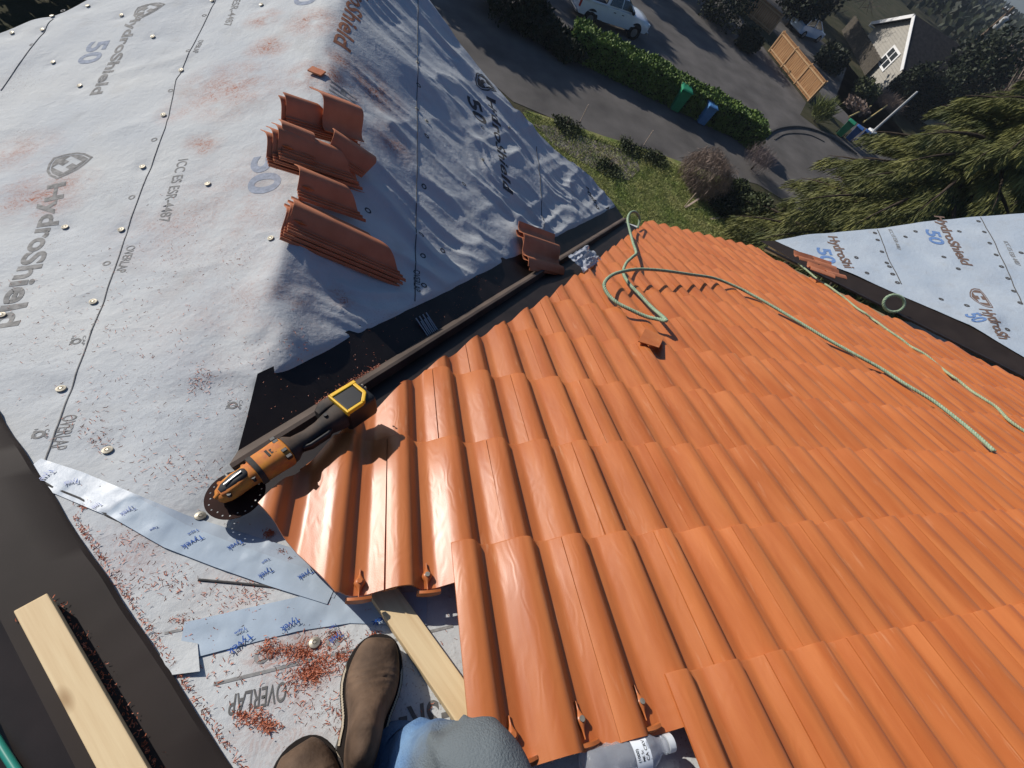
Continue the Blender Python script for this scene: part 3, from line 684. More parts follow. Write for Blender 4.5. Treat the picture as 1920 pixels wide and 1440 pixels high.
# loose folded scrap of felt by the tape
b = MB(); V = []; 
def flapmesh(pts, lift):
    Q = [onM(*p) for p in pts]; b = MB(); vs = [q + np.array([0, 0, l]) for q, l in zip(Q, lift)]; b.slab(vs, (0, 0, .0015)); b.obj('felt_flap', m_mem, mem)
flapmesh([(296,1262),(312,1266),(378,1257),(372,1206),(308,1196)], [.004, .004, .010, .004, .003])
# far slope prints
def on3w(px, py): return march(px, py, z3, 2, 14)
K3 = dict(at=on3w, zf=z3, parent=mem3, res=.04, lift=.004)
dr_text('50', (1733,430), (1744,456), .17, m_printblue, bold=.03, **K3); dr_text('HydroShield', (1744,404), (1796,495), .16, m_printbrown, bold=.03, **K3)
dr_text('50', (1529,464), (1540,493), .17, m_printblue, bold=.03, **K3); dr_text('HydroShi', (1546,442), (1577,502), .15, m_printbrown, bold=.03, **K3)
dr_text('HydroSh', (1826,578), (1864,634), .17, m_printbrown, bold=.03, **K3)
dr_text('50', (1806,590), (1826,606), .17, m_printblue, bold=.03, **K3)
crest((1818,556), (1852,560), .33, m_printbrown, on3w, z3, mem3)
for pts in ([(1645,431),(1660,470),(1676,505),(1690,533)], [(1838,408),(1865,455),(1890,510),(1917,571)]): lap(pts, z3, on3w, mem3, m_printd, .010)
dr_text('ICC ES ESR-4487', (1664,430), (1682,468), .045, m_printg, bold=.006, **K3); dr_text('ICC ES ESR-4487', (1880,452), (1904,497), .05, m_printg, bold=.006, **K3)
for q in [(1834,415),(1845,435),(1855,456),(1867,478),(1877,500),(1889,522),(1900,546),(1912,568),(1640,437),(1645,450),(1662,493),(1667,500),(1673,514),(1682,530),(1605,483),(1697,444),(1769,482),(1798,434),(1764,561),(1796,504),(1914,474),(1812,573),(1888,618),(1716,434),(1625,512),(1653,472)]:
    P = on3w(*q); r = .024; me = ring_mesh(.3); V = np.array([v.co for v in me.vertices]); X = P[0] + V[:, 0] * r; Y = P[1] + V[:, 1] * r; Z = z3(X, Y) + .004
    me.vertices.foreach_set('co', np.stack([X, Y, Z], 1).astype(np.float32).ravel()); link('printed_ring', me, m_printd, mem3)

# ================================================================== TILE DETAILS (exposed heads)
def boss(px, py, owner):
    P = touv(onT(px, py, .012)); o = tiles.get(owner)
    if o is None: return
    M = MT.copy(); M.translation = Vector(uv(P[0], P[1], float(prof((P[0] - (-.095 if owner[0] % 2 else .052)) % .3)) - .011))
    b = MB(); n = 14; L = .031
    rings = []
    for s in np.linspace(-1, 1, 13):
        w = .0038 + .0085 * math.exp(-(s / .34) ** 2) - .0025 * abs(s) ; h = .0030 + .0075 * math.exp(-(s / .42) ** 2)
        rings.append([(w * math.cos(math.pi * i / (n-1)) , s * L, h * math.sin(math.pi * i / (n-1)) - (.002 if i in (0, n-1) else 0)) for i in range(n)])
    b.loft(rings); o2 = b.obj('nail_boss', m_tile, None, True, ang=60); o2.data.transform(o.matrix_world.inverted() @ M); o2.parent = o
    b = MB(); b.tube([(0, 0, .007), (0, 0, .0125)], .0055, 12); o3_ = b.obj('screw', m_nail if (px in (803, 1095, 1207)) else m_tile, None, True, ang=30); o3_.data.transform(o.matrix_world.inverted() @ M); o3_.parent = o2
def stoprib(px, py, owner):
    P = touv(onT(px, py, .006)); o = tiles.get(owner)
    if o is None: return
    M = MT.copy(); M.translation = Vector(uv(P[0], P[1], float(prof((P[0] - (-.095 if owner[0] % 2 else .052)) % .3)) - .013))
    b = MB(); b.loft([[(x, -.004 * (1 - (x / .03) ** 2) + y, z) for y, z in ((-.005, -.004), (-.003, .011 * (1 - .5 * (x / .03) ** 2)), (.003, .012 * (1 - .5 * (x / .03) ** 2)), (.006, -.004))] for x in np.linspace(-.027, .027, 9)])
    o2 = b.obj('stop_rib', m_tile, None, True, ang=50); o2.data.transform(o.matrix_world.inverted() @ M); o2.parent = o
n2 = {}
for key in tiles:
    if key[0] in (1, 2): n2[key] = tiles[key].matrix_world.translation.x
def own(k, px, py):
    u = touv(onT(px, py, .01))[0]; c = [(abs(n2[q] + .15 - u), q) for q in n2 if q[0] == k]; return min(c)[1] if c else None
for k, px, py in [(2,675,1084),(2,803,1072),(1,966,1375),(1,1095,1345),(1,1207,1313)]: boss(px, py, own(k, px, py))
for k, px, py in [(2,673,1116),(2,806,1103),(1,986,1422),(1,1105,1391),(1,1222,1361)]: stoprib(px, py, own(k, px, py))

# ================================================================== LOOSE TILES
def pile_prof(x):                                                # one hump beside a flat ribbed side flange
    x = np.asarray(x, float)
    r = .006 * (np.abs(np.mod(x, .013) - .0065) < .0022) * (x < .040)
    t = np.clip((x - .038) / .118, 0, 1); h = .040 * np.sin(np.pi * np.clip(t, 0, 1)) ** 1.15
    return r + h - .008 * sstep(.165, .185, x)
def loose_tile(corner, far, side, label, width=.185, prof_=pile_prof, clips=(), extra=0.0, length=None, lug=True, grp='loose tiles stacked on the ridge', slant=0.0):
    """corner: near end of the flange; far: other end of the flange; side: direction across the tile (world points)"""
    A, B, Sd = (np.array(q, float) for q in (corner, far, side)); L = length or np.linalg.norm(B - A)
    ydir = Vector(A - B).normalized(); x = Vector(Sd - A); x = (x - ydir * x.dot(ydir)).normalized(); z = x.cross(ydir)
    if z.z < 0: z = -z
    if slant: clips = list(clips) + [((0, -L, 0), Vector((slant, -1, 0)))]
    me = tile_mesh(clips, length=L, width=width, under=False, prof=prof_, head=0, nseg=64)
    o = bpy.data.objects.new('roof_tile', me); COL.objects.link(o)
    M = Matrix.Identity(4)
    for i in range(3): M[i][0], M[i][1], M[i][2], M[i][3] = x[i], ydir[i], z[i], A[i] + z[i] * extra
    o.matrix_world = M
    if M.determinant() < 0: me.flip_normals()
    me.materials.clear(); me.materials.append(m_tile_old)
    tag(o, label, 'roof tile', grp)
    if lug:
        b = MB(); b.loft([[(.049 + .006 * math.cos(a) * f, -.035 + s, .014 + .007 * math.sin(a) * f) for a in np.linspace(0, 2 * math.pi, 8, endpoint=False)] for s, f in ((-.022, .2), (-.01, .7), (0, 1), (.01, .7), (.022, .2))])
        b.obj('nail_boss', m_tile, o, True)
    return o
def Sh(px, py, h): return hit(px, py, nS / np.linalg.norm(nS), (dS + h * np.linalg.norm(nS)) / np.linalg.norm(nS))
A, B, D = Sh(532, 437, .03), Sh(757, 531, .02), Sh(574, 352, .035)
for i, lab in enumerate(['bottom tile of the nearest terracotta pile, only its ribbed edge showing', 'middle tile of the nearest pile, ribbed edge between two others', 'top tile of the nearest pile, whole reddish brown hump facing the camera']):
    off = np.array([-.004 + .006 * i, -.012 + .010 * i, 0]); loose_tile(A + off, B + off, D + off, lab, extra=.012 * i - .02, lug=i == 2, slant=1.05, width=.165)
A, B, D = Sh(560, 372, .045), Sh(664, 408, .035), Sh(582, 308, .05); loose_tile(A, B, D, 'short reddish tile tucked behind the hump of the nearest pile', extra=.0, length=.27, slant=.8, width=.15)
A, B, D = Sh(508, 303, .03), Sh(664, 352, .02), Sh(552, 236, .04)
for i, lab in enumerate(['lowest tile of the second pile, ribbed edge resting on the felt', 'tile in the middle of the second pile with two ribbed edges above and below', 'upper tile of the second pile with a tall rounded hump']):
    off = np.array([.012 * i, .012 * i, 0]); cl = [] if i < 2 else [((.08, -.30, 0), Vector((.35, -1, 0)))]
    loose_tile(A + off, B + off, D + off, lab, extra=.013 * i - .022, clips=cl, length=.40 - .04 * i, lug=i == 2, slant=.75, width=.15)
A, B, D = Sh(528, 290, .04), Sh(575, 306, .04), Sh(552, 240, .05); loose_tile(A, B, D, 'small tile piece at the left end of the second pile, rounded end up', extra=.01, length=.12, lug=False, width=.13)
A, B, D = Sh(612, 296, .045), Sh(668, 330, .035), Sh(632, 254, .06); loose_tile(A, B, D, 'broken tile piece with a jagged edge at the right of the second pile', extra=.012, length=.19, lug=False, width=.135, clips=[((0, -.15, 0), Vector((-.5, -1, 0)))])
A, B, D = Sh(538, 236, .035), Sh(640, 264, .03), Sh(566, 196, .05)
for i, lab in enumerate(['lower tile of the farthest pile, thin ribbed edge on the felt', 'upper tile of the farthest pile with a rounded hump and broken end']):
    off = np.array([.01 * i, .01 * i, 0]); loose_tile(A + off, B + off, D + off, lab, extra=.013 * i - .02, length=.36 - .14 * i, lug=False, slant=.7, width=.115)
A, B, D = Sh(606, 250, .035), Sh(655, 264, .025), Sh(622, 216, .045)
loose_tile(A, B, D, 'pale curled tile scrap at the right end of the farthest pile', extra=.016, length=.20, lug=False, prof_=lambda x: .030 - .030 * np.cos(np.asarray(x) / .185 * 2 * np.pi - .6))
# cut tile lying on the valley metal
def Sq(px, py, h): return Sh(px, py, h)
A, B, D = Sq(990, 508, .03), Sq(1046, 518, .03), Sq(968, 420, .07)
loose_tile(A, B, D, 'lower of two cut tile pieces lying across the dark valley metal', width=.27, prof_=prof, extra=-.006, lug=False, grp='cut tiles lying on the valley', length=.34)
loose_tile(A + np.array([-.02, .02, 0]), B, D, 'upper of two cut tile pieces across the dark valley metal, cut end left', width=.29, prof_=prof, extra=.012, lug=False, grp='cut tiles lying on the valley', length=.36)
# four short offcuts propped by the far right valley
for i, (a, b_, d_) in enumerate([((1494,492),(1522,500),(1503,484)), ((1524,500),(1560,512),(1532,490)), ((1512,514),(1542,525),(1522,505)), ((1542,524),(1576,533),(1552,512))]):
    A, B, D = onT(*a, .05), onT(*b_, .05), onT(*d_, .08)
    loose_tile(A, B, D, ['farthest tile offcut', 'second tile offcut', 'third tile offcut', 'nearest tile offcut'][i] + ' of the four lying by the right valley strip', width=.16, lug=False, length=.26, grp='tile offcuts by the right valley', extra=.02 + .01 * i, prof_=prof)
# broken square scrap lying on the laid tiles
P = [onT(*q, h) for q, h in (((1196,641), .038), ((1209,617), .036), ((1245,632), .042), ((1235,653), .048))]
b = MB(); b.slab(P, nT * .005); tag(b.obj('tile_scrap', m_tile, bevel=.001), 'small broken square of orange tile lying on the laid rows below the rope', 'tile scrap')
# little grey tile chip on the bright felt
P = onM(594, 140); b = MB(); b.bar(P + np.array([-.03, .02, .004]), P + np.array([.03, -.005, .012]), .045, .006, (0, 0, 1)); tag(b.obj('tile_scrap', m_tile), 'narrow tile chip lying on the bright felt beside the ridge top', 'tile scrap')

# ================================================================== ROPES
def smooth_path(pts, n=10):
    P = np.array(pts, float); out = []
    for i in range(len(P) - 1):
        p0, p1, p2, p3 = P[max(i-1, 0)], P[i], P[i+1], P[min(i+2, len(P)-1)]
        for t in np.linspace(0, 1, n, endpoint=False): out.append(.5 * (2*p1 + (p2 - p0)*t + (2*p0 - 5*p1 + 4*p2 - p3)*t*t + (3*p1 - p0 - 3*p2 + p3)*t**3))
    out.append(P[-1]); return np.array(out)
def rope_mesh(path, r, pitch=.045):
    seg = np.linalg.norm(np.diff(path, axis=0), axis=1); s = np.r_[0, np.cumsum(seg)]; n = int(s[-1] / (pitch / 9)) + 2; t = np.linspace(0, s[-1], n)
    P = np.stack([np.interp(t, s, path[:, i]) for i in range(3)], 1); Tn = np.gradient(P, axis=0); Tn /= np.linalg.norm(Tn, axis=1)[:, None]
    b = MB(); a = np.cross(Tn, np.array([.3, .1, 1.0])); a /= np.linalg.norm(a, axis=1)[:, None]; c = np.cross(Tn, a)
    for k in range(3):
        ph = 2 * np.pi * (t / pitch + k / 3); Q = P + (a * np.cos(ph)[:, None] + c * np.sin(ph)[:, None]) * r * .5; b.tube(Q, r * .56, 6)
    return b
def tz(px, py, h): return onT(px, py, h)
RP = [(1196,428,.03),(1199,410,.10),(1192,398,.15),(1182,399,.15),(1177,412,.12),(1181,432,.09),(1187,455,.07),(1193,474,.07),(1186,482,.09),(1174,494,.07),(1169,512,.045),(1180,532,.045),(1200,553,.045),(1222,576,.05),(1249,600,.09),(1236,599,.07),(1210,593,.05),(1183,581,.05),(1156,567,.05),(1138,549,.055),(1133,533,.075),(1142,520,.085),(1160,511,.10),(1195,505,.10),(1240,507,.10),(1290,514,.085),(1340,522,.06),(1385,540,.046),(1410,553,.042),(1450,575,.040),(1500,605,.041),(1550,635,.040),(1600,663,.042),(1650,690,.040),(1700,722,.042),(1750,752,.041),(1800,790,.040),(1830,815,.041),(1864,846,.038)]
p = smooth_path([tz(*q) for q in RP], 8); b = rope_mesh(p, .0108)
tag(b.obj('rope', m_rope, None, True, ang=180), 'green twisted rope looping over the near rows and trailing down to the right', 'rope', 'green ropes on the roof')
RP2 = [(1497,494,.03),(1512,506,.025),(1535,525,.02),(1556,538,.036),(1572,550,.036),(1590,564,.024),(1606,577,.022),(1620,586,.034),(1636,598,.020),(1648,606,.034),(1665,619,.036),(1690,636,.033),(1705,648,.024),(1722,657,.034),(1738,667,.033),(1760,686,.018),(1785,705,.027),(1800,716,.022),(1820,732,.020),(1845,748,.034),(1870,765,.034),(1892,788,.028),(1925,812,.02)]
p = smooth_path([tz(*q) for q in RP2], 8); b = rope_mesh(p, .0095)
tag(b.obj('rope', m_rope2, None, True, ang=180), 'faded rope half sunk in the tile grooves near the right valley', 'rope', 'green ropes on the roof')
c0 = on3(1676, 578); dc = np.linalg.norm(c0 - CW) * .97; ctr = CW + ray(1676, 569) / np.linalg.norm(ray(1676, 569)) * dc
ex = RW.T @ np.array([1.0, .12, 0]); ey = RW.T @ np.array([0, 1.0, .25]); rr = .11
p = np.array([ctr + (ex * math.cos(t) * 1.0 + ey * math.sin(t) * .78) * rr for t in np.linspace(1.2, 1.2 + 2 * math.pi, 60)]); b = rope_mesh(p, .015, .07)
tag(b.obj('rope_loop', m_rope, None, True, ang=180), 'round loop of green rope standing on the brown right valley strip', 'rope', 'green ropes on the roof')

# ================================================================== TIMBER, CORD
a, b_ = hp(.92, .052, .012), hp(-2.2, .030, .012)
A = hp(.98, .047, .014); A2 = hp(-2.2, .047, .014)
def board(A, B, w, t_):
    L = float(np.linalg.norm(B - A)); b = MB(); b.box((0, -w/2, 0), (L, w/2, t_)); o = b.obj('wooden_board', m_lumber, bevel=.0018); o.matrix_world = frame(A, B - A, nT); return o
o = board(A, A2, .043, .040); tag(o, 'pale square timber lying on the brown metal at the lower left corner', 'board', 'pale timber strips')
A, B = onT(722, 1120, HD + .003), onT(900, 1375, HD + .003); A = A + (A - B) * .28
tag(board(A, B, .058, .019), 'pale flat batten sticking out from under the tile edges beside the boot', 'board', 'pale timber strips')
m_cord = mat('teal_cord_plastic', (.02, .22, .17), .35, .5)
Q = [hpG(1.6, .075, .0), hpG(1.1, .078, .0), hpG(.80, .074, .0), hpG(.45, .064, .003), hpG(.1, .052, .006), hpG(-.3, .045, .008), hpG(-1, .04, .006)]
b = MB(); b.tube(smooth_path([q + np.array([0, 0, .006]) for q in Q], 10), .0058, 12); tag(b.obj('hose', m_cord, None, True, ang=180), 'teal green hose running along the dark metal in the bottom left corner', 'hose')
m_white = mat('torn_white_film', (.75, .77, .8), .35, .5, var=.1, vscale=30)
V = []; F = []; n = 40
for i in range(n + 1):
    P = hpG(.33 - .62 * i / n, .062, .006); w = .004 + .006 * abs(float(vnoise(np.array(i * .5), np.array(1.))))
    for j in (-1, 0, 1): V.append(P + np.array([.7, .4, .1]) * j * w + np.array([0, 0, .004 * float(vnoise(np.array(i * .9), np.array(j * 2.)))]))
for i in range(n):
    for j in range(2): F.append([i*3 + j, i*3 + j + 1, (i+1)*3 + j + 1, (i+1)*3 + j])
tag(npmesh('torn_film', V, F, m_white, None, True), 'torn white strip of plastic film beside the teal hose', 'plastic film')
# crumpled clear wrap in the valley
c0 = onT(1095, 488, .02); V = []; F = []; n = 26
for i in range(n):
    for j in range(n):
        x, y = (i / (n-1) - .5) * .34, (j / (n-1) - .5) * .20
        h = .035 * ridged(np.array(x * 16 + 5), np.array(y * 22)) + .02 * vnoise(np.array(x * 50), np.array(y * 50)); e = max(abs(x) / .17, abs(y) / .10)
        V.append(c0 + np.array([x * .72 + y * .5, x * .74 - y * .55, -x * .3 + y * .02]) + np.array([0, 0, .02 + float(h) * (1 - .6 * e)]))
for i in range(n - 1):
    for j in range(n - 1): F.append([i*n + j, i*n + j + 1, (i+1)*n + j + 1, (i+1)*n + j])
m_wrap = mat('clear_wrap', (.72, .75, .82), .12, .6, trans=.45)
tag(npmesh('plastic_wrap', V, F, m_wrap, None, True), 'crumpled clear plastic wrap stuffed in the valley beside the tile ends', 'plastic wrap')
b = MB(); A = onT(888, 586, .0)
for i in range(7): d = np.array([.68, .70, -.28]); b.tube([vpt(.548 + i * .0075, .035, .012), vpt(.553 + i * .0075, .115 - .02 * (i % 2), .02)], .0028, 5)
tag(b.obj('nail_strip', mat('bright_steel', (.55, .55, .56), .3, .5, metal=.7), None, True), 'short strip of collated silver nails lying on the dark valley metal', 'nails')

# ================================================================== ANGLE GRINDER
m_gy = mat('dusty_yellow_housing', (.62, .25, .035), .7, .25, vscale=38, col2=(.44, .13, .045), bump=.1, bscale=120, bdist=.001)
m_gy2 = mat('yellow_battery_frame', (.80, .47, .02), .4, .5, var=.1, vscale=20)
m_gk = mat('dusty_black_rubber', (.018, .018, .019), .7, .25, vscale=22, col2=(.085, .058, .042))
m_gk2 = mat('black_plastic', (.012, .012, .013), .45, .4, var=.3, vscale=20)
m_disc = mat('dark_cutting_disc', (.022, .007, .005), .75, .15, var=.25, vscale=20)
m_ink = mat('black_ink', (.02, .017, .015), .6, .2)
dctr = onT(443, 928, -.018); tail = onT(712, 748, .062)
ax = Vector(tail - dctr).normalized(); GM = frame(dctr, ax, Vector((nT[0] - .10, nT[1] - .05, nT[2]))); LN = (Vector(tail) - Vector(dctr)).length
g = thing('angle_grinder', 'dusty orange and black cordless angle grinder lying across the valley end beside the first tiles', 'angle grinder', None, dctr); g.matrix_world = GM
def sec(x, cy, cz, ry, rz, p=2.6, n=24):
    r = []; ry *= .88; cz = .036 + (cz - .036) * .95; rz *= .9
    for i in range(n):
        t = 2 * math.pi * i / n; c, s = math.cos(t), math.sin(t); r.append((x, cy + ry * math.copysign(abs(c) ** (2/p), c), cz + rz * math.copysign(abs(s) ** (2/p), s)))
    return r
q = LN / .40
b = MB(); b.loft([sec(-.034, 0, .028, .010, .009), sec(-.028, 0, .029, .021, .015), sec(-.014, 0, .031, .028, .020), sec(.006, 0, .034, .031, .024), sec(.035, 0, .036, .030, .026), sec(.057, 0, .036, .032, .029)])
gh = b.obj('gear_head', m_gy, g, True, ang=60)
b = MB(); b.tube([(-.036, 0, .034), (-.022, 0, .040)], [.0055, .008], 12); b.obj('spindle_lock', m_gy, gh, True)
for xx, yy in ((-.012, .021), (-.012, -.021), (.045, .023), (.045, -.023)): b = MB(); b.tube([(xx, yy, .040), (xx, yy, .0525 if xx > 0 else .048)], [.0055, .0045], 10); b.obj('head_screw', m_gk2 if yy < 0 else m_gy, gh, True, ang=30)
b = MB(); b.tube([(.01, .024, .034), (.01, .036, .034)], [.012, .011], 14); b.obj('side_handle_boss', m_gk2, gh, True, ang=40)
b = MB(); b.loft([sec(-.022, 0, .048, .008, .003), sec(-.012, 0, .050, .015, .006), sec(.012, 0, .055, .018, .008), sec(.036, 0, .058, .017, .008), sec(.047, 0, .056, .010, .004)]); b.obj('gear_cover', m_gk2, gh, True, ang=60)
b = MB(); b.loft([sec(-.024, -.0, .0455, .014, .003), sec(-.010, 0, .050, .022, .005), sec(.015, 0, .0545, .024, .006), sec(.049, 0, .056, .018, .004)]); b.obj('cover_rim', m_gy, gh, True, ang=60)
b = MB(); b.tube([(-.008, 0, .060), (.034, 0, .0665)], .0018, 6); b.obj('cover_ridge', mat('worn_steel', (.5, .5, .5), .3, .5, metal=.9), gh, True)
b = MB(); b.loft([sec(.055, 0, .036, .034, .031), sec(.06, 0, .036, .041, .036), sec(.10, 0, .036, .042, .037), sec(.125, 0, .036, .044, .039), sec(.138, 0, .036, .044, .039), sec(.142, 0, .036, .038, .034)])
hs_ = b.obj('motor_housing', m_gy, g, True, ang=50)
for yy in (-.036, -.018, .02, .036):
    b = MB(); b.box((.124, yy - .005, .036 + .030 - abs(yy) * .35), (.137, yy + .005, .036 + .041 - abs(yy) * .35)); b.obj('vent_slot', m_gk2, hs_, bevel=.001)
b = MB(); b.loft([sec(.056, 0, .036, .0425, .0378), sec(.068, 0, .036, .0432, .0384)]); b.obj('collar', m_gk, hs_, True)
b = MB(); b.loft([sec(.142, 0, .036, .041, .037), sec(.15, 0, .036, .040, .036), sec(.165, 0, .034, .028, .027), sec(.20, 0, .033, .024, .024), sec(.235, 0, .034, .025, .026), sec(.262, 0, .036, .032, .031), sec(.285, 0, .036, .038, .036), sec(.30, .0, .036, .040, .038)])
gp_ = b.obj('grip', m_gk, g, True, ang=60)
b = MB(); b.tube([(.262, .006, .064), (.262, .006, .0695)], .005, 12); b.obj('screw', m_gk2, gp_, True)
b = MB(); b.loft([sec(.17, -.022, .034, .006, .012), sec(.19, -.029, .034, .007, .013), sec(.24, -.030, .035, .007, .013), sec(.255, -.024, .036, .005, .010)]); b.obj('trigger', m_gk2, gp_, True)
b = MB(); b.loft([sec(.255, .036, .040, .014, .022, 5), sec(.275, .040, .040, .022, .032, 5), sec(.36, .040, .040, .024, .034, 5), sec(.385, .040, .040, .022, .030, 5)]); b.obj('battery_foot', m_gk, g, True, ang=40)
b = MB(); b.loft([sec(.30, 0, .036, .041, .040, 6), sec(.305, 0, .036, .046, .044, 6), sec(.385, 0, .036, .046, .044, 6), sec(.392, 0, .036, .042, .040, 6)]); bt = b.obj('battery', m_gk2, g, True, ang=35)
b = MB(); fr = lambda x0, x1, y0, y1: b.box((x0, y0, .074), (x1, y1, .084))
b.box((.300, -.040, .066), (.306, .046, .0835)); b.box((.306, .034, .070), (.385, .046, .0835)); b.box((.306, -.040, .070), (.352, -.031, .0835)); b.box((.372, -.012, .070), (.382, .034, .0835)); b.bar((.352, -.0355, .070), (.378, -.010, .070), .010, .0135)
b.obj('battery_frame', m_gy2, bt, bevel=.002)
b = MB(); b.slab([(.307, -.030, .072), (.350, -.030, .072), (.371, -.010, .072), (.371, .033, .072), (.307, .033, .072)], (0, 0, .0085)); b.obj('battery_panel', m_gk2, bt, bevel=.002)
for k in range(2): b = MB(); b.tube([(.40, .035 - .014 * k, .055), (.404, .035 - .014 * k, .055)], .004, 8); b.obj('rivet', m_nail, bt, True)
b = MB(); b.loft([sec(.31, .056, .052, .003, .006), sec(.37, .064, .052, .003, .006)]); b.obj('edge_trim', m_lumber, bt, True)
for k in range(4):
    b = MB(); b.box((.096 + .009 * k, -.010 + .003 * (k % 2), .0690), (.102 + .009 * k, .012 - .004 * (k % 3), .0698)); b.obj('worn_marking', m_ink, hs_)
bm = bmesh.new()                                                 # disc with a ring of drilled holes
def bl(cx, cy, r, n):
    vs = [bm.verts.new((cx + r * math.cos(2*math.pi*i/n), cy + r * math.sin(2*math.pi*i/n), 0)) for i in range(n)]; return [bm.edges.new((vs[i], vs[(i+1) % n])) for i in range(n)]
RD = .064; ed = bl(0, 0, RD, 72)
for i in range(22):
    t = 2 * math.pi * i / 22; rr_ = RD * (.86 if i % 3 else .80); ed += bl(rr_ * math.cos(t), rr_ * math.sin(t), .0021, 8)
bmesh.ops.triangle_fill(bm, edges=ed, use_beauty=True); me = bpy.data.meshes.new('disc'); bm.to_mesh(me); bm.free()
dm = Matrix.Translation((.0, 0, .006)) @ Matrix.Rotation(R(3), 4, 'X'); me.transform(dm)
o = link('cutting_disc', me, m_disc, g); sm = o.modifiers.new('thickness', 'SOLIDIFY'); sm.thickness = .0016
b = MB(); b.tube([(0, 0, .004), (0, 0, .024)], .016, 20); b.obj('disc_flange', m_gk2, o, True, ang=40)

# ================================================================== WATER BOTTLE
m_pet = mat('clear_bottle_plastic', (.86, .89, .95), .10, .6, trans=.78, bump=.5, bscale=38, bdist=.004)
m_pet.node_tree.nodes['Principled BSDF'].inputs['IOR'].default_value = 1.12
m_cap = mat('translucent_white_cap', (.75, .78, .8), .35, .5, trans=.3)
m_lab = mat('white_bottle_label', (.7, .74, .78), .4, .4)
CAPP = onT(1258, 1392, -.008); BOT = onT(1080, 1448, -.03); axb = Vector(BOT - CAPP).normalized()
BM_ = frame(CAPP, axb, nT)
bt = thing('water_bottle', 'clear crumpled plastic water bottle with white cap lying below the tile edge', 'bottle', None, CAPP); bt.matrix_world = BM_
prB = [(0, .012), (.014, .012), (.016, .015), (.020, .015), (.022, .0125), (.030, .014), (.045, .024), (.06, .0305), (.066, .031), (.070, .029), (.100, .029), (.104, .031), (.112, .0285), (.122, .031), (.132, .0285), (.142, .031), (.152, .0285), (.162, .031), (.182, .031), (.195, .027), (.198, .01)]
b = MB(); n = 36
b.loft([[(x, r * (1 + .05 * float(vnoise(np.array(x * 60), np.array(i * .55)))) * math.cos(2*math.pi*i/n), r * (1 + .07 * float(vnoise(np.array(x * 50 + 4), np.array(i * .5)))) * math.sin(2*math.pi*i/n)) for i in range(n)] for x, r in prB], False)
b.obj('bottle_body', m_pet, bt, True, ang=180)
b = MB(); b.loft([[(x, .0150 * (1 + .03 * (i % 2)) * s_ * math.cos(2*math.pi*i/n), .0150 * (1 + .03 * (i % 2)) * s_ * math.sin(2*math.pi*i/n)) for i in range(n)] for x, s_ in ((-.004, .85), (-.002, 1), (.012, 1))]); b.obj('bottle_cap', m_cap, bt, True, ang=30)
b = MB(); b.loft([[(x, .0312 * math.cos(t), .0312 * math.sin(t)) for t in np.linspace(R(-60), R(200), 30)] for x in (.064, .098)], False); b.f = [f for f in b.f if abs(f[0] % 30 - f[1] % 30) == 1]
lb = b.obj('bottle_label', m_lab, bt, True, ang=180)
for k, (tx, sz) in enumerate([('CA CRV', .009), ('ME 5c', .007), ('(1000)', .008)]):
    me = text_mesh(tx, .01)
    for v in me.vertices:
        xx, yy = v.co.x * sz, v.co.y * sz; t = R(60) + (xx) / .0318; v.co = (.070 + .0095 * k + yy, .0318 * math.cos(t), .0318 * math.sin(t))
    link('printed_lettering', me, m_ink, lb)

# ================================================================== PERSON (legs and boots)
m_boot = mat('brown_suede_boot', (.050, .030, .019), .78, .25, vscale=15, col2=(.165, .105, .068), bump=.6, bscale=90, bdist=.003, detail=6)
m_sole = mat('dark_boot_sole', (.016, .012, .010), .75, .2, var=.2, vscale=30)
m_thread = mat('cream_thread', (.55, .47, .35), .8, .2)
m_jean = mat('worn_blue_denim', (.075, .15, .30), .9, .1, vscale=26, col2=(.16, .27, .43), bump=.7, bscale=300, bdist=.004, detail=6)
m_jeank = mat('dusty_denim_knee', (.12, .135, .135), .9, .1, vscale=9, col2=(.20, .21, .19), bump=.5, bscale=420, bdist=.002, detail=6)
def dusty(M, c, r, col):
    nt = M.node_tree; N = nt.nodes; L = nt.links; b = N['Principled BSDF']; old = b.inputs['Base Color'].links[0].from_socket
    g = N.new('ShaderNodeNewGeometry'); d = N.new('ShaderNodeVectorMath'); d.operation = 'DISTANCE'; d.inputs[1].default_value = tuple(map(float, c)); L.new(g.outputs['Position'], d.inputs[0])
    n = N.new('ShaderNodeTexNoise'); n.inputs['Scale'].default_value = 22; n.inputs['Detail'].default_value = 5
    ad = N.new('ShaderNodeMath'); ad.operation = 'MULTIPLY_ADD'; ad.inputs[1].default_value = .06; L.new(n.outputs[0], ad.inputs[0]); L.new(d.outputs['Value'], ad.inputs[2])
    mr = N.new('ShaderNodeMapRange'); mr.inputs[1].default_value = r * .72 + .03; mr.inputs[2].default_value = r * 1.25 + .03; mr.inputs[3].default_value = .92; mr.inputs[4].default_value = 0; L.new(ad.outputs[0], mr.inputs[0])
    mx = N.new('ShaderNodeMix'); mx.data_type = 'RGBA'; L.new(mr.outputs[0], mx.inputs['Factor'])
    ins = [i for i in mx.inputs if i.type == 'RGBA']; L.new(old, ins[0]); ins[1].default_value = (*col, 1); L.new([o for o in mx.outputs if o.type == 'RGBA'][0], b.inputs['Base Color'])
person = thing('person', 'person in worn blue jeans and brown leather boots kneeling on the roof felt', 'person', None, onT(690, 1440, HD))
def put(o): o.parent = person; o.matrix_parent_inverse = person.matrix_world.inverted() if False else Matrix.Translation(-Vector(person.location)); return o
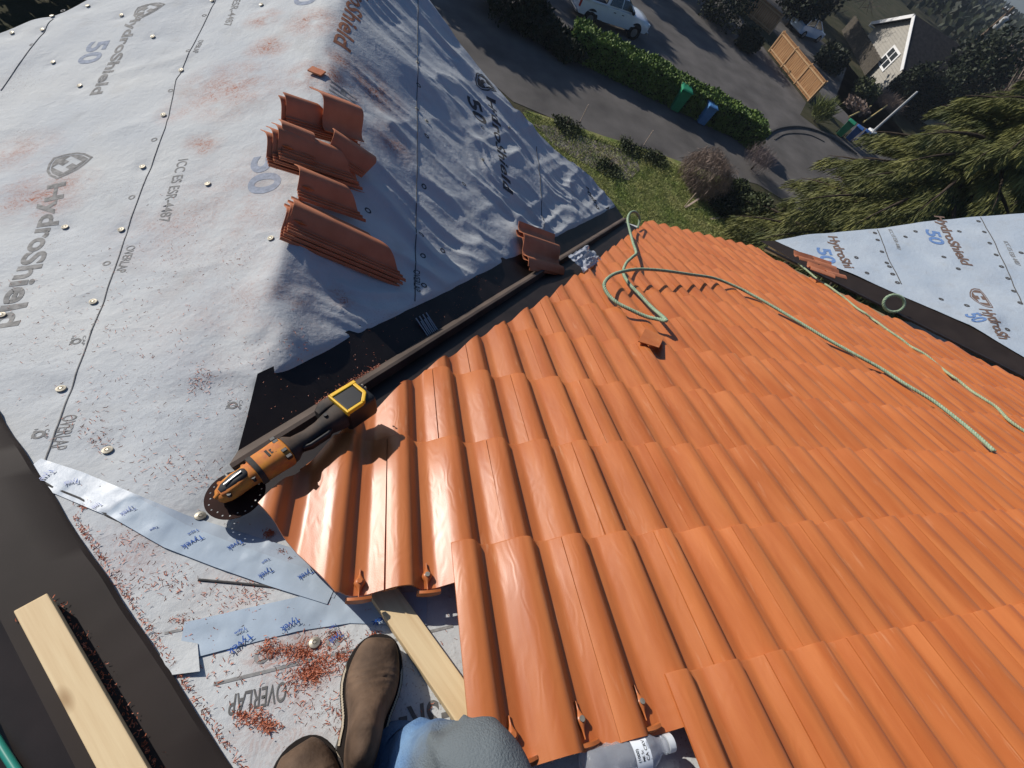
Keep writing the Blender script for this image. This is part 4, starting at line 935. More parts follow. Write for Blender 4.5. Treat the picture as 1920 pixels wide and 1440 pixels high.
def boot(toe, heel, roll=0):
    toe, heel = np.array(toe), np.array(heel); d = toe - heel; L = np.linalg.norm(d); M = frame(heel, d, nT) @ Matrix.Rotation(R(roll), 4, 'X'); k = L / .30
    def fwid(xx): return .5 * (1 - abs(2 * min(1, max(0, xx)) - 1) ** 2.9) ** (1/2.1) * (.088 + .028 * float(sstep(.3, .72, xx)) - .010 * math.exp(-((xx - .40) / .12) ** 2))
    def outl(s, n=44, x0=0, x1=.30):                             # sole outline, scaled about its middle
        r = []
        for i in range(n):
            t = 2 * math.pi * i / n; x = .5 - .5 * math.cos(t); w = fwid(x)
            r.append((x0 + (x1 - x0) * x, (w if math.sin(t) >= 0 else -w * .97) + .008 * float(sstep(.45, .95, x)) * (1 - x)))
        cx = .15; return [(cx + (px_ - cx) * (1 + (s - 1) * .35), py_ * s) for px_, py_ in r]
    b = MB(); b.loft([[(x, y, z) for x, y in outl(s)] for z, s in ((0, 1.03), (.006, 1.07), (.022, 1.07), (.026, 1.03))]); b.v = [(x * k, y, z + (.012 * sstep(.2, .3, x / 1.0) if z < .03 else 0)) for x, y, z in b.v]
    bo = b.obj('boot', m_boot, None, True, M=M, ang=40); bo.data.materials.clear(); bo.data.materials.append(m_boot)
    so_ = bo; so_.name = 'boot_sole'; so_.data.materials.clear(); so_.data.materials.append(m_sole)
    # upper: one lofted surface from toe cap to ankle, then the shaft
    b = MB(); rings = []; n = 44
    for x in np.concatenate([np.linspace(.004, .03, 4), np.linspace(.04, .25, 40), [.26, .268, .273, .278, .282, .286, .289]]):
        xx = x / .30; w = fwid(min(.985, max(.015, .5 + (xx - .5) * .985))) * .88 * (1 - .16 * float(sstep(.17, .06, x)))
        ht = float(np.interp(x, [0, .03, .08, .12, .16, .20, .24, .266, .281, .289], [.10, .15, .158, .138, .108, .088, .075, .066, .052, .036])) ; ht -= .02 * float(sstep(.02, 0, x))
        rings.append([(x * k, w * math.copysign(abs(math.cos(t)) ** .8, math.cos(t)) + .008 * float(sstep(.45, .95, xx)) * (1 - xx), .022 + (ht - .022) * max(0, math.sin(t)) ** .62 - (.004 if math.sin(t) < -.01 else 0) + (.010 * float(sstep(.2, .3, x)))) for t in np.linspace(0, 2 * math.pi, n, endpoint=False)])
    b.loft(rings); cr = []
    for (x, y, z) in b.v:                                         # creases over the toe bend
        c = (.0032 * math.exp(-((x / k - .188) / .028) ** 2) * math.sin((x / k) * 380 + y * 55 + 2 * math.sin(y * 70)) + .0022 * float(fbm(np.array(x * 30), np.array(y * 34), 2))) if z > .045 else 0; cr.append((x, y, z + c))
    b.v = cr
    if False: b.loft([[(.052 * k + .052 * math.cos(t) * s_, .043 * math.sin(t) * s_, z) for t in np.linspace(0, 2*math.pi, n, endpoint=False)] for z, s_ in ((.05, .9), (.09, .92), (.13, .86), (.17, .84), (.185, .6))])
    up_ = b.obj('boot_upper', m_boot, None, True, M=M, ang=70); 
    root_ = bpy.data.objects.new('boot', None); COL.objects.link(root_); root_.parent = person
    b = MB(); oo = outl(1.045)
    for i in range(0, len(oo) * 4):
        f = i / 4; p0 = oo[int(f) % len(oo)]; p1 = oo[(int(f) + 1) % len(oo)]; u_ = f - int(f); x = (p0[0] + (p1[0] - p0[0]) * u_) * k; y = p0[1] + (p1[1] - p0[1]) * u_
        if x < .06: continue
        b.box((x - .0030, y * .965 - .0017, .0262 + .012 * sstep(.2, .3, x)), (x + .0012, y * .965 + .0017, .0285 + .012 * sstep(.2, .3, x)))
    st = b.obj('stitching', m_thread, None, M=M)
    for o in (so_, up_, st): o.parent = root_; o.matrix_parent_inverse = Matrix.Translation(-Vector(person.location))
    return M
MR = boot(onT(712, 1202, HD + .004), onT(664, 1486, HD + .004))
ML = boot(onT(556, 1400, HD + .004), onT(640, 1700, HD + .004))
def skin(name, joints, edges, mt, sub=2, noise=.004):
    me = bpy.data.meshes.new(name); me.from_pydata([tuple(map(float, j[0])) for j in joints], edges, []); o = bpy.data.objects.new(name, me); COL.objects.link(o)
    o.modifiers.new('skin', 'SKIN'); sd = o.modifiers.new('sub', 'SUBSURF'); sd.levels = sd.render_levels = sub
    for v, j in zip(me.skin_vertices[0].data, joints): v.radius = (j[1], j[1])
    me.skin_vertices[0].data[0].use_root = True
    dg = bpy.context.evaluated_depsgraph_get(); m2 = bpy.data.meshes.new_from_object(o.evaluated_get(dg)); bpy.data.objects.remove(o)
    co = np.array([v.co for v in m2.vertices]); no = np.array([v.normal for v in m2.vertices])
    nz = fbm(co[:, 0] * 13 + co[:, 2] * 8, co[:, 1] * 13 + co[:, 2] * 10, 2) * noise + noise * 1.3 * ridged(co[:, 0] * 20 + co[:, 1] * 8, co[:, 2] * 14 + co[:, 1] * 12)
    m2.vertices.foreach_set('co', (co + no * nz[:, None]).astype(np.float32).ravel()); m2.update(); return link(name, m2, mt, None, True)
ankR = atdepth(752, 1436, .745); kneeR = atdepth(908, 1438, .61); hipR = np.array([.02, -.62, .42]); hipL = np.array([-.30, -.62, .42]); pel = np.array([-.14, -.66, .44])
ankL = np.array(ML @ Vector((.06, 0, .17))); kneeL = np.array([-.52, -.40, .52])
cufR = ankR * .86 + kneeR * .14
J_ = [(pel, .15), (hipR, .115), (hipR * .5 + kneeR * .5, .098), (kneeR * .93 + hipR * .07, .070), (kneeR, .066), (kneeR * .85 + ankR * .15, .062), (kneeR * .5 + ankR * .5, .062), (kneeR * .2 + ankR * .8, .060), (ankR, .060),
      (hipL, .115), (hipL * .5 + kneeL * .5, .098), (kneeL, .078), (kneeL * .5 + ankL * .5, .078), (ankL, .072), (pel + np.array([0, -.02, .16]), .145)]
E_ = [(0,1),(1,2),(2,3),(3,4),(4,5),(5,6),(6,7),(7,8),(0,9),(9,10),(10,11),(11,12),(12,13),(0,14)]
jn = put(skin('jeans', J_, E_, m_jean, 4, .0055))
dusty(m_jean, kneeR, .135, (.135, .15, .15))
b = MB(); dcf = Vector(ankR - kneeR).normalized(); Mc = frame(ankR - np.array(dcf) * .0, dcf, (0, 0, 1))
b.loft([[(x, r * math.cos(t) * (1 + .03 * math.sin(3 * t)), r * math.sin(t) * (1 + .03 * math.sin(2 * t + 1))) for t in np.linspace(0, 2*math.pi, 36, endpoint=False)] for x, r in ((-.03, .058), (0, .064), (.018, .066), (.030, .0665), (.033, .064), (.032, .060), (.0, .056))], False)
put(b.obj('jeans_hem', m_jean, None, True, M=Mc, ang=180))

# ================================================================== SHAVINGS
def shavings(name, label_, spots, n_extra, zf, at, parent=None):
    pts = []
    for (px, py, r, n) in spots:
        for _ in range(n): 
            a = random.gauss(0, .5) * r; c = random.gauss(0, .5) * r; pts.append((px + a, py + c * .6, .45 if n > 60 else .7))
    return pts
SP = [(600,1240,36,200),(585,1262,22,170),(570,1222,20,70),(510,1216,26,110),(545,1222,22,90),(625,1190,20,50),(660,1222,28,60),(480,1345,26,90),(505,1360,20,80),(455,1340,16,40),(560,1275,40,80),(640,1340,40,40),(655,1370,26,40),(430,1120,60,40),(470,1110,40,40),(330,1090,40,40),(380,900,40,30),(300,870,60,40),(180,790,50,30),(390,720,20,40),(375,740,14,14),(190,830,30,30),(340,440,70,40),(440,500,50,30),(250,1010,70,40),(160,950,8,24),(700,1190,12,26),(625,1110,14,24),(505,1000,9,70),(530,1035,8,50),(545,1050,7,30),(612,1100,8,40),(420,1240,90,50),(250,1080,60,40),(600,1320,70,50),(345,1165,30,30),(280,640,120,50),(470,700,100,40),(560,640,30,20),(640,1230,14,40),(600,1215,60,60)]
V = []; F = []
def curl(P, L, w, n=3):
    az = random.uniform(0, 6.28); d = np.array([math.cos(az), math.sin(az), 0]); s = np.array([-d[1], d[0], 0]); bend = random.uniform(-1.2, 1.2) / L * .6; o = len(V); up = random.uniform(.1, .5)
    for i in range(n + 1):
        t = i / n - .5; p = P + d * L * t + s * bend * (L * t) ** 2 + np.array([0, 0, .001 + L * up * t * t * 2 + .0008])
        V.append(p - s * w / 2 + np.array([0, 0, .0006])); V.append(p + s * w / 2)
    for i in range(n): F.append([o + 2*i, o + 2*i + 1, o + 2*i + 3, o + 2*i + 2])
def plane_pt(px, py): return onT(px, py, HD)
for (px, py, r, n) in SP:
    for _ in range(int(n * 1.5)):
        a = plane_pt(px + random.gauss(0, .55) * r, py + random.gauss(0, .55) * r * .7)
        if py < 760: a = hit(px + random.gauss(0, .55) * r, py + random.gauss(0, .55) * r, nB, dB)
        z = float(zmem(a[0], a[1])); curl(np.array([a[0], a[1], z + random.random() * (.004 if n > 60 else 0)]), .0025 + .0085 * random.random() ** 1.8, random.uniform(.0007, .0016))
for _ in range(900):                                             # thin scatter over the felt near the camera
    t, off = random.uniform(-2.0, 5), random.uniform(.16, .85) * random.random() ** .5 + .14
    P = hp(t, off, 0); z = float(zmem(P[0], P[1])); curl(np.array([P[0], P[1], z]), random.uniform(.003, .009), random.uniform(.0006, .0014))
for _ in range(520):                                             # along the edge of the hip metal
    P = hp(random.uniform(-2, 1.6), .148 + abs(random.gauss(0, .006)), 0); curl(np.array([P[0], P[1], float(zmem(P[0], P[1])) + .001 + random.random() * .003]), random.uniform(.004, .009), random.uniform(.0008, .0016))
for _ in range(420):                                             # beside the board
    P = hp(random.uniform(-2, .95), .071 + abs(random.gauss(0, .006)), .013); curl(P, random.uniform(.002, .006), random.uniform(.0006, .0014))
for _ in range(60): P = hp(random.uniform(.93, 1.05), .05 + random.gauss(0, .012), .014); curl(P, .006, .0015)
for _ in range(420):                                             # ridge of saw dust on the valley metal
    k = random.uniform(.17, .36); P = vpt(k, .028 + abs(random.gauss(0, .008)) * (1 - abs(k - .27) * 5), .013 + random.random() * .004); curl(P, random.uniform(.002, .007), random.uniform(.0008, .0016))
for _ in range(160): P = vpt(random.uniform(.05, 1.0), random.uniform(.03, .16), .011); curl(P, random.uniform(.002, .005), .001)
sh = npmesh('plastic_shavings', np.array(V), F, m_shav); tag(sh, 'fine red plastic saw shavings strewn over felt and metal', 'shavings', kind='stuff')

# ================================================================== GROUND
m_ground = mat('rough_ground', (.035, .040, .018), .95, .1, vscale=.5, col2=(.085, .075, .045), bump=.4, bscale=6, bdist=.1, detail=9)
m_asph = mat('asphalt', (.085, .078, .072), .9, .2, vscale=.5, col2=(.155, .142, .13), bump=.25, bscale=60, bdist=.02, detail=8)
m_lawn = mat('lawn_turf', (.12, .17, .035), .95, .1, vscale=.9, col2=(.32, .29, .12), bump=.5, bscale=20, bdist=.05, detail=8)
m_mulch = mat('dry_mulch', (.13, .10, .075), .95, .1, vscale=2.5, col2=(.36, .31, .28), bump=.6, bscale=16, bdist=.06, detail=8)
m_curb = mat('old_kerb', (.09, .085, .08), .9, .2, var=.2, vscale=6)
b = MB(); nr, na = 40, 72
rad = [0] + list(np.geomspace(6, 2600, nr))
for r in rad[1:]:
    for i in range(na):
        t = 2 * math.pi * i / na; b.v.append((r * math.cos(t), r * math.sin(t), GZ - (max(0, r - 260) ** 2) * .00012))
b.v.append((0, 0, GZ)); c = len(b.v) - 1
for i in range(na): b.f.append((c, i, (i + 1) % na))
for j in range(nr - 1):
    for i in range(na): b.f.append((j*na + i, (j+1)*na + i, (j+1)*na + (i+1) % na, j*na + (i+1) % na))
tag(b.obj('ground', m_ground, None, True, ang=180), kind='structure')
def sheet(name, pxs, mt, lift, kind='structure'):
    P = [onG(*p, lift) for p in pxs]; bm = bmesh.new(); vs = [bm.verts.new(tuple(p)) for p in P]; bm.faces.new(vs); bmesh.ops.triangulate(bm, faces=bm.faces)
    me = bpy.data.meshes.new(name); bm.to_mesh(me); bm.free(); o = link(name, me, mt); return tag(o, kind=kind)
sheet('driveway', [(700,-140),(790,0),(850,70),(905,140),(962,190),(1050,228),(1130,256),(1240,290),(1330,322),(1420,345),(1465,372),(1490,395),(1600,440),(1740,420),(1760,330),(1660,262),(1600,226),(1565,190),(1590,120),(1500,40),(1440,-30),(1330,-100),(900,-200)], m_asph, .02)
sheet('garden_bed', [(1440,100),(1512,192),(1500,215),(1540,245),(1590,262),(1605,250),(1560,216),(1542,180),(1450,58),(1395,0),(1372,8)], m_ground, .03)
lw = sheet('lawn', [(980,210),(1050,228),(1130,256),(1240,290),(1330,322),(1380,340),(1450,420),(1420,520),(1180,520),(1050,330)], m_lawn, .03)
sheet('mulch_bed', [(1000,232),(1045,238),(1120,262),(1190,288),(1200,318),(1180,338),(1140,330),(1085,300),(1040,272)], m_mulch, .05)
sheet('grass_verge', [(985,206),(1050,226),(1130,254),(1240,288),(1225,300),(1130,268),(1040,238)], m_lawn, .05)
def arc(pxs, w, h):
    P = smooth_path([onG(*p, .02) for p in pxs], 10); b = MB(); rings = []
    for i in range(len(P)):
        d = P[min(i+1, len(P)-1)] - P[max(i-1, 0)]; s = np.array([-d[1], d[0], 0]); s /= np.linalg.norm(s); rings.append([P[i] - s*w, P[i] - s*w*.55 + np.array([0,0,h]), P[i] + s*w*.55 + np.array([0,0,h]), P[i] + s*w])
    b.loft(rings); o = b.obj('kerb', m_curb, None, True, ang=30); return tag(o, kind='structure')
arc([(1432,258),(1452,244),(1480,238),(1510,240),(1545,252),(1580,272),(1605,290)], .12, .12)
arc([(1452,262),(1470,252),(1495,250),(1520,254),(1545,266)], .06, .05)

# ================================================================== PLANTS
def leafcloud(n, centre, size, leaf, seed=0, hollow=.55, shape=None, droop=None, aspect=.55, clump=0.0):
    g = np.random.default_rng(seed); u = g.normal(size=(n, 3)); u /= np.linalg.norm(u, axis=1)[:, None]; r = hollow + (1 - hollow) * g.random(n) ** .6
    r = r * (1 + clump * (vnoise(u[:, 0] * 2.6 + seed, u[:, 1] * 2.6 + u[:, 2] * 2.1))); P = u * r[:, None]
    if shape: P = shape(P, g)
    P = P * np.array(size) + np.array(centre); return leaves(P, leaf, g, droop, aspect)
def leaves(P, leaf, g, droop=None, aspect=.55, dirs=None):
    n = len(P); d = g.normal(size=(n, 3)) if dirs is None else dirs + g.normal(size=(n, 3)) * .16
    if droop is not None: d = d * .35 + np.array(droop)
    d /= np.linalg.norm(d, axis=1)[:, None]; s = np.cross(d, g.normal(size=(n, 3))); s /= np.linalg.norm(s, axis=1)[:, None]; L = leaf * (.6 + .8 * g.random(n)); w = L * aspect
    a, e = d * L[:, None], s * w[:, None] * .5; V = np.stack([P, P + a * .5 + e, P + a, P + a * .5 - e], 1).reshape(-1, 3); F = np.arange(4 * n).reshape(-1, 4); return V, F
def merge(parts):
    V = []; F = []; o = 0
    for v, f in parts: V.append(v); F.append(f + o); o += len(v)
    return np.concatenate(V), np.concatenate(F)
f_hedge = foliage('hedge_leaves', (.055, .105, .02), (.16, .23, .05), 1.6)
f_cedar = foliage('cedar_sprays', (.035, .050, .014), (.19, .185, .05), 1.3)
f_dark = foliage('dark_conifer_leaves', (.010, .016, .008), (.030, .040, .016), .5)
f_shrub = foliage('shrub_leaves', (.022, .035, .012), (.075, .085, .03), 1.4)
f_twig = foliage('bare_twigs', (.12, .085, .065), (.27, .20, .16), 2)
f_twig2 = foliage('pink_grey_twigs', (.12, .09, .085), (.24, .19, .18), 2)
f_yucca = foliage('yucca_blades', (.05, .075, .02), (.20, .22, .07), 3)
m_bark = mat('dark_bark', (.055, .042, .032), .95, .1, var=.35, vscale=5, bump=.6, bscale=14, bdist=.03)
def plant(name, label, cat, loc, crown, mt, trunk=None, group=None):
    t = thing(name, label, cat, group, loc); M = np.array(loc)
    npmesh('crown' if trunk else 'foliage', crown[0] - M, crown[1], mt, t)
    b = MB()
    for pts, rad in (trunk or [([M, M + np.array([.02, .03, .35])], [.06, .04])]): b.tube([np.array(p) - M for p in pts], rad, 7)
    b.obj('trunk' if trunk else 'stem', m_bark, t, True, ang=180); return t
# clipped hedge between the two drives
top = [(1075,52),(1112,72),(1160,96),(1210,122),(1270,152),(1330,183),(1390,215),(1438,246)]
HH = 1.35; P = smooth_path([onG(px + 5, py - 9, HH) for px, py in top], 8); P[:, 2] = GZ
g = np.random.default_rng(3); n = 26000; seg = np.linalg.norm(np.diff(P, axis=0), axis=1); s = np.r_[0, np.cumsum(seg)]; t = g.random(n) * s[-1]
C0 = np.stack([np.interp(t, s, P[:, i]) for i in range(3)], 1); Dd = P[-1] - P[0]; Dd /= np.linalg.norm(Dd); sd = np.array([-Dd[1], Dd[0], 0])
side = g.random(n); wv = .85 + .12 * vnoise(t * .9, t * 0); hv = HH * (1 + .08 * vnoise(t * 1.3, t * 0 + 5)); yy = np.where(side < .45, g.uniform(-1, 1, n), np.where(side < .75, -1, 1) * (.92 + .1 * g.random(n))); zz = np.where(side < .45, .93 + .09 * g.random(n), g.random(n))
Q = C0 + sd * (yy * wv * (1 - .15 * (zz > .9) * np.abs(yy)))[:, None] + np.array([0, 0, 1]) * (zz * hv)[:, None]
hv_, hf_ = leaves(Q, .17, g, None, .6)
hd = thing('hedge', 'long clipped green hedge between the two driveways beside the bins', 'hedge', None, P[20])
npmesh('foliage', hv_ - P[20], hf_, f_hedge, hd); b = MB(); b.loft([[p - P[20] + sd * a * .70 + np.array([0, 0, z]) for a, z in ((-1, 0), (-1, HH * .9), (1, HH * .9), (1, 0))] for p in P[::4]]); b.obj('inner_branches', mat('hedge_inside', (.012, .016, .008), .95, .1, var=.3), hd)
def bush(px, py, r, h, name, label, cat, mt, n=2500, leaf=.16, hollow=.5, clump=.25, droop=None, aspect=.55, seed=None, group=None):
    base = onG(px, py); c = leafcloud(n, base + np.array([0, 0, h * .5]), (r, r, h * .52), leaf, seed or int(px + py), hollow, None, droop, aspect, clump); return plant(name, label, cat, base, c, mt, None, group)
bush(1305, 352, 1.45, 2.0, 'shrub', 'round dome of bare brown twigs beside the lawn and the drive', 'shrub', f_twig, 7000, .38, .55, .12, (0, 0, -.7), .05)
bush(1408, 318, 1.0, 1.2, 'shrub', 'sparse pinkish grey twiggy shrub at the driveway edge', 'shrub', f_twig2, 1500, .40, .2, .3, (0, 0, .8), .03)
bush(1370, 376, .9, 1.1, 'shrub', 'olive green leafy shrub right of the brown twig dome', 'shrub', f_shrub, 2600, .16)
bush(1400, 420, 1.2, 1.4, 'shrub', 'dark green shrub in front of the small weeping conifers', 'shrub', f_shrub, 3000, .18)
bush(1345, 395, .8, .8, 'shrub', 'low dark shrub in the shadow under the brown twig dome', 'shrub', f_dark, 1800, .16)
for i, (px, py, r, h, l) in enumerate([(1180,282,.5,.5,'low ivy clump on the left of the mulch bed'),(1225,300,.55,.6,'low ivy clump at the right end of the mulch bed'),(1140,318,.5,.35,'pale weed patch on the lawn below the mulch'),(1060,240,.6,.5,'dark weed clump at the left corner of the mulch')]): bush(px, py, r * 1.45, h * .55, 'ground_ivy', l, 'ivy', f_shrub, 1500, .11, .2, .5)
bush(1525, 228, .75, 1.1, 'yucca', 'spiky yellow green yucca at the end of the wooden fence', 'yucca', f_yucca, 1100, .9, .05, 0, (0, 0, .9), .045)
bush(1545, 128, 1.5, 1.8, 'shrub', 'dark rounded evergreen beside the shaded car', 'shrub', f_dark, 3000, .3)
bush(1612, 182, 1.3, 1.4, 'shrub', 'rounded evergreen in front of the grey gable', 'shrub', f_shrub, 3200, .28)
bush(1655, 205, 1.6, 1.1, 'shrub', 'brown bare shrub between the gable and the grey post', 'shrub', f_twig, 3000, .5, .3, .3, (0, 0, .6), .05)
bush(1600, 205, 1.2, .7, 'shrub', 'low brown ground shrub along the drive below the evergreen', 'shrub', f_twig, 1200, .3)
for i, (px, py, r, h, l) in enumerate([(1000,62,1.5,1.3,'dark shaded shrub left of the white pickup'),(1052,100,1.2,1.0,'dark shaded shrub in front of the white pickup'),(950,30,2.2,2.6,'dark shaded shrub at the upper end of the near drive'),(1335,40,2.6,3.6,'dark evergreen between the two drives behind the pickup'),(1392,92,1.1,1.5,'dark evergreen with glossy leaves beside the wooden fence')]): bush(px, py, r, h, 'evergreen_shrub', l, 'shrub', f_dark, 4200, .22)
# drooping cedar filling the right
def cedar(base, top, spread, n_br, seed, label, per=150, leaf=.5, z0=.12, mt=None, name='weeping_conifer', group=None, lean=None, flat=1):
    g = np.random.default_rng(seed); base = np.array(base, float); top = np.array(top, float); H = top - base; tr = []; PP = []; DD = []
    curve = lambda f: base + H * f + (np.array(lean) * f * f if lean is not None else 0)
    tr.append(([curve(f) for f in np.linspace(0, 1, 10)], list(np.linspace(.05 * np.linalg.norm(H) ** .75, .02, 10))))
    for i in range(n_br):
        f = z0 + (1 - z0) * (i + g.random()) / n_br; az = i * 2.4 + g.normal() * .4; L = spread * (1 - f) ** .75 * (.7 + .5 * g.random()) + spread * .10
        o = curve(f); d = np.array([math.cos(az), math.sin(az), 0]); pts = []
        for q in np.linspace(0, 1, 8): pts.append(o + d * L * q + np.array([0, 0, L * (.16 * q - .42 * q * q) * flat]))
        tr.append((pts, list(np.linspace(.06 * L ** .5, .008, 8)))); pts = np.array(pts)
        m_ = int(per * (.4 + L / spread)); q = g.random(m_) ** .7; ip = np.stack([np.interp(q * 7, np.arange(8), pts[:, k]) for k in range(3)], 1)
        sdv = np.array([-d[1], d[0], 0]); wid = L * .30 * (1 - q * .6) * g.uniform(-1, 1, m_); ip = ip + sdv * wid[:, None] + np.array([0, 0, -1]) * (np.abs(wid) * .45 + g.random(m_) * .25 * L * .35)[:, None]
        PP.append(ip); DD.append(np.tile(d * .45 + np.array([0, 0, -.85]), (m_, 1)) + sdv * (np.sign(wid) * .25)[:, None])
    P_ = np.concatenate(PP); D_ = np.concatenate(DD); c = leaves(P_, leaf, g, None, .10, D_); return plant(name, label, 'conifer', base, c, mt or f_cedar, tr, group)
def up_from(px, py, h): return onG(px, py) + np.array([0, 0, h])
bA = np.array([19.5, 12.2, GZ]); cedar(bA, bA + np.array([1.6, .9, 10.6]), 6.0, 90, 11, 'large drooping cedar filling the right side beyond the far felt slope', 2300, .27, .1)
bB = onG(1512, 470); cedar(bB, bB + np.array([.2, .5, vtop(bB, 1545, 300)]), 1.9, 46, 12, 'mid sized weeping conifer with bent tip against the drive', 800, .18, .05, lean=(.5, .2, -.25))
bC = onG(1418, 440); cedar(bC, bC + np.array([.1, .2, vtop(bC, 1448, 322)]), 1.1, 34, 13, 'small weeping conifer with curled tip left of the taller one', 600, .15, .05, lean=(.3, .1, -.2))
bD = np.array([26, 14.0, GZ]); cedar(bD, bD + np.array([.8, .6, 9.6]), 5.4, 64, 14, 'second drooping cedar behind the large one at the right edge', 1500, .28, .1)
bF = np.array([36, 23.5, GZ]); cedar(bF, bF + np.array([.4, .6, 9.0]), 4.6, 48, 16, 'farther drooping cedar between the utility pole and the right edge', 1200, .32, .1)
bE = np.array([29, 18.0, GZ]); cedar(bE, bE + np.array([.4, .4, 7.4]), 4.2, 52, 15, 'shorter cedar beside the road between the bins and the large cedar', 1300, .26, .1)
# trees beyond the drives and far woodland
TT = [(34,62,7,3.2,1),(42,66,9,3.6,0),(50,60,10,4,1),(56,70,12,4.4,0),(48,52,6,3,2),(60,56,9,4,1),(66,62,10,4,0),(72,54,9,4,2),(58,44,8,3.6,0),(66,46,9,4,1),(76,44,9,4,0),(84,52,11,5,1),(92,60,12,5,0),(80,66,11,5,2),(70,76,12,5,0),(96,74,12,6,1),(88,40,9,4.5,0),(100,48,11,5,2),(110,62,12,6,0),(54,34,7,3.2,1),(62,36,8,3.4,0),(74,34,8,3.5,1),(47,38,6,2.6,2),(40,52,7,3,0),(30,52,7,3,0),(120,84,13,7,1),(134,100,14,8,0),(150,96,14,8,2),(128,70,13,7,0)]
names = ['dark bushy evergreen', 'bare brown winter tree', 'dull green round tree']
for i, (x, y, h, r, kd) in enumerate(TT):
    base = np.array([x, y, GZ])
    q = [pxl(base + np.array([0, 0, a])) for a in (h * .1, h * .55, h)]; ed = FPX * r / q[1][2]
    if math.hypot(x, y) < 72 and any(1590 - ed < p_[0] < 1695 + ed and 50 - ed < p_[1] < 180 + ed for p_ in q): continue                 # keeps the view of the gable open, as it is
    if any(p_[0] > 1865 - ed and p_[1] < 60 for p_ in q[1:]): continue
    pass; big = 30 + r * 6
    if kd == 1: c = leafcloud(2200, base + np.array([0, 0, h * .62]), (r, r, h * .42), 1.5, 50 + i, .15, None, (0, 0, .5), .035, .3)
    else: c = leafcloud(5200, base + np.array([0, 0, h * .55]), (r, r, h * .5), .42, 50 + i, .45, None, None, .6, .35)
    dist = ['nearest', 'near', 'middle', 'far', 'farthest'][min(4, int(math.hypot(x, y) / 35))]
    plant('background_tree', names[kd] + ' in the %s belt of trees at the upper right' % dist, 'tree', base, c, (f_dark, f_twig, f_shrub)[kd], [([base, base + np.array([.1, .1, h * .6])], [.16 + h * .01, .05])], 'trees in the background')
# tall trees upwind of the sun whose shadows cross the drives
for i, (x, y, h, r) in enumerate([(-7,41,13,3.2),(-1,47,14,3.4),(3,50,13,3.2),(-12,36,12,3.2),(9,54,13,3.4),(-17,30,12,3.6),(15,58,12,3.2),(-4,36,9,2.2),(20,54,8,2.6),(-9,24,8,3),(-13,20,7,3)]):
    base = np.array([x, y, GZ]); c = leafcloud(2600, base + np.array([0, 0, h * .55]), (r, r, h * .47), .6, 90 + i, .4, lambda P, g: P * (1.15 - .75 * (P[:, 2:3] * .5 + .5)), None, .5, .3)
    plant('tall_conifer', 'tall dark conifer at the head of the drives', 'conifer', base, c, f_dark, [([base, base + np.array([0, 0, h * .8])], [.25, .06])], 'tall conifers at the head of the drives')
woods_v = []; g = np.random.default_rng(77); n = 14000
a = g.uniform(R(20), R(75), n); d = g.uniform(140, 420, n); P = np.stack([d * np.cos(a), d * np.sin(a), GZ - np.maximum(0, d - 260) ** 2 * .00012 + g.random(n) * 3], 1); wv_, wf_ = leaves(P, 1.7, g, (0, 0, .6), .8)
tag(npmesh('far_woodland', wv_, wf_, f_dark), 'far off woodland fading towards the horizon', 'woodland', kind='stuff')
# lawn grass
g = np.random.default_rng(5); pol = [(980,210),(1050,232),(1130,262),(1240,295),(1300,330),(1380,345),(1450,420),(1400,470),(1180,470),(1060,330)]
Pq = np.array([onG(*p)[:2] for p in pol]); lo, hi = Pq.min(0), Pq.max(0); X = g.uniform(lo[0], hi[0], 60000); Y = g.uniform(lo[1], hi[1], 60000); k = inpoly(X, Y, Pq); X, Y = X[k], Y[k]
gv, gf = leaves(np.stack([X, Y, np.full(len(X), GZ + .03)], 1), .13, g, (0, 0, .55), .16)
tag(npmesh('grass', gv, gf, foliage('grass_blades', (.13, .20, .035), (.38, .36, .14), .8)), 'rough winter lawn below the eave', 'grass', kind='stuff')

# ================================================================== VEHICLES
m_wpaint = mat('white_car_paint', (.72, .74, .76), .25, .5, coat=.6, var=.03, vscale=2)
m_bpaint = mat('pale_blue_car_paint', (.42, .56, .72), .25, .5, coat=.6, var=.03, vscale=2)
m_glass = mat('car_glass', (.012, .016, .02), .06, .6, coat=.3)
m_tyre = mat('tyre_rubber', (.014, .014, .014), .8, .2, var=.2, vscale=20)
m_rim = mat('wheel_alloy', (.35, .35, .36), .3, .5, metal=.8)
m_trim = mat('black_trim', (.015, .015, .016), .55, .3)
m_lampr = mat('red_lamp', (.35, .02, .015), .2, .5); m_lampw = mat('clear_lamp', (.65, .68, .7), .12, .6)
def body_sections(secs, n=20):
    """secs: (x, half width at the sill, half width at the top, z bottom, z top, roundness)"""
    rings = []
    for x, wb, wt, z0, z1, rd in secs:
        r = [(x, -wb, z0), (x, -wb * 1.02, z0 + (z1 - z0) * .35), (x, -wb * 1.0, z0 + (z1 - z0) * .62), (x, -(wb * .4 + wt * .6), z1 - rd * .35), (x, -wt + rd * .5, z1 - rd * .06), (x, -wt * .5, z1 + rd * .18), (x, 0, z1 + rd * .25)]
        rings.append(r + [(x, -p[1], p[2]) for p in r[-2::-1]])
    return rings
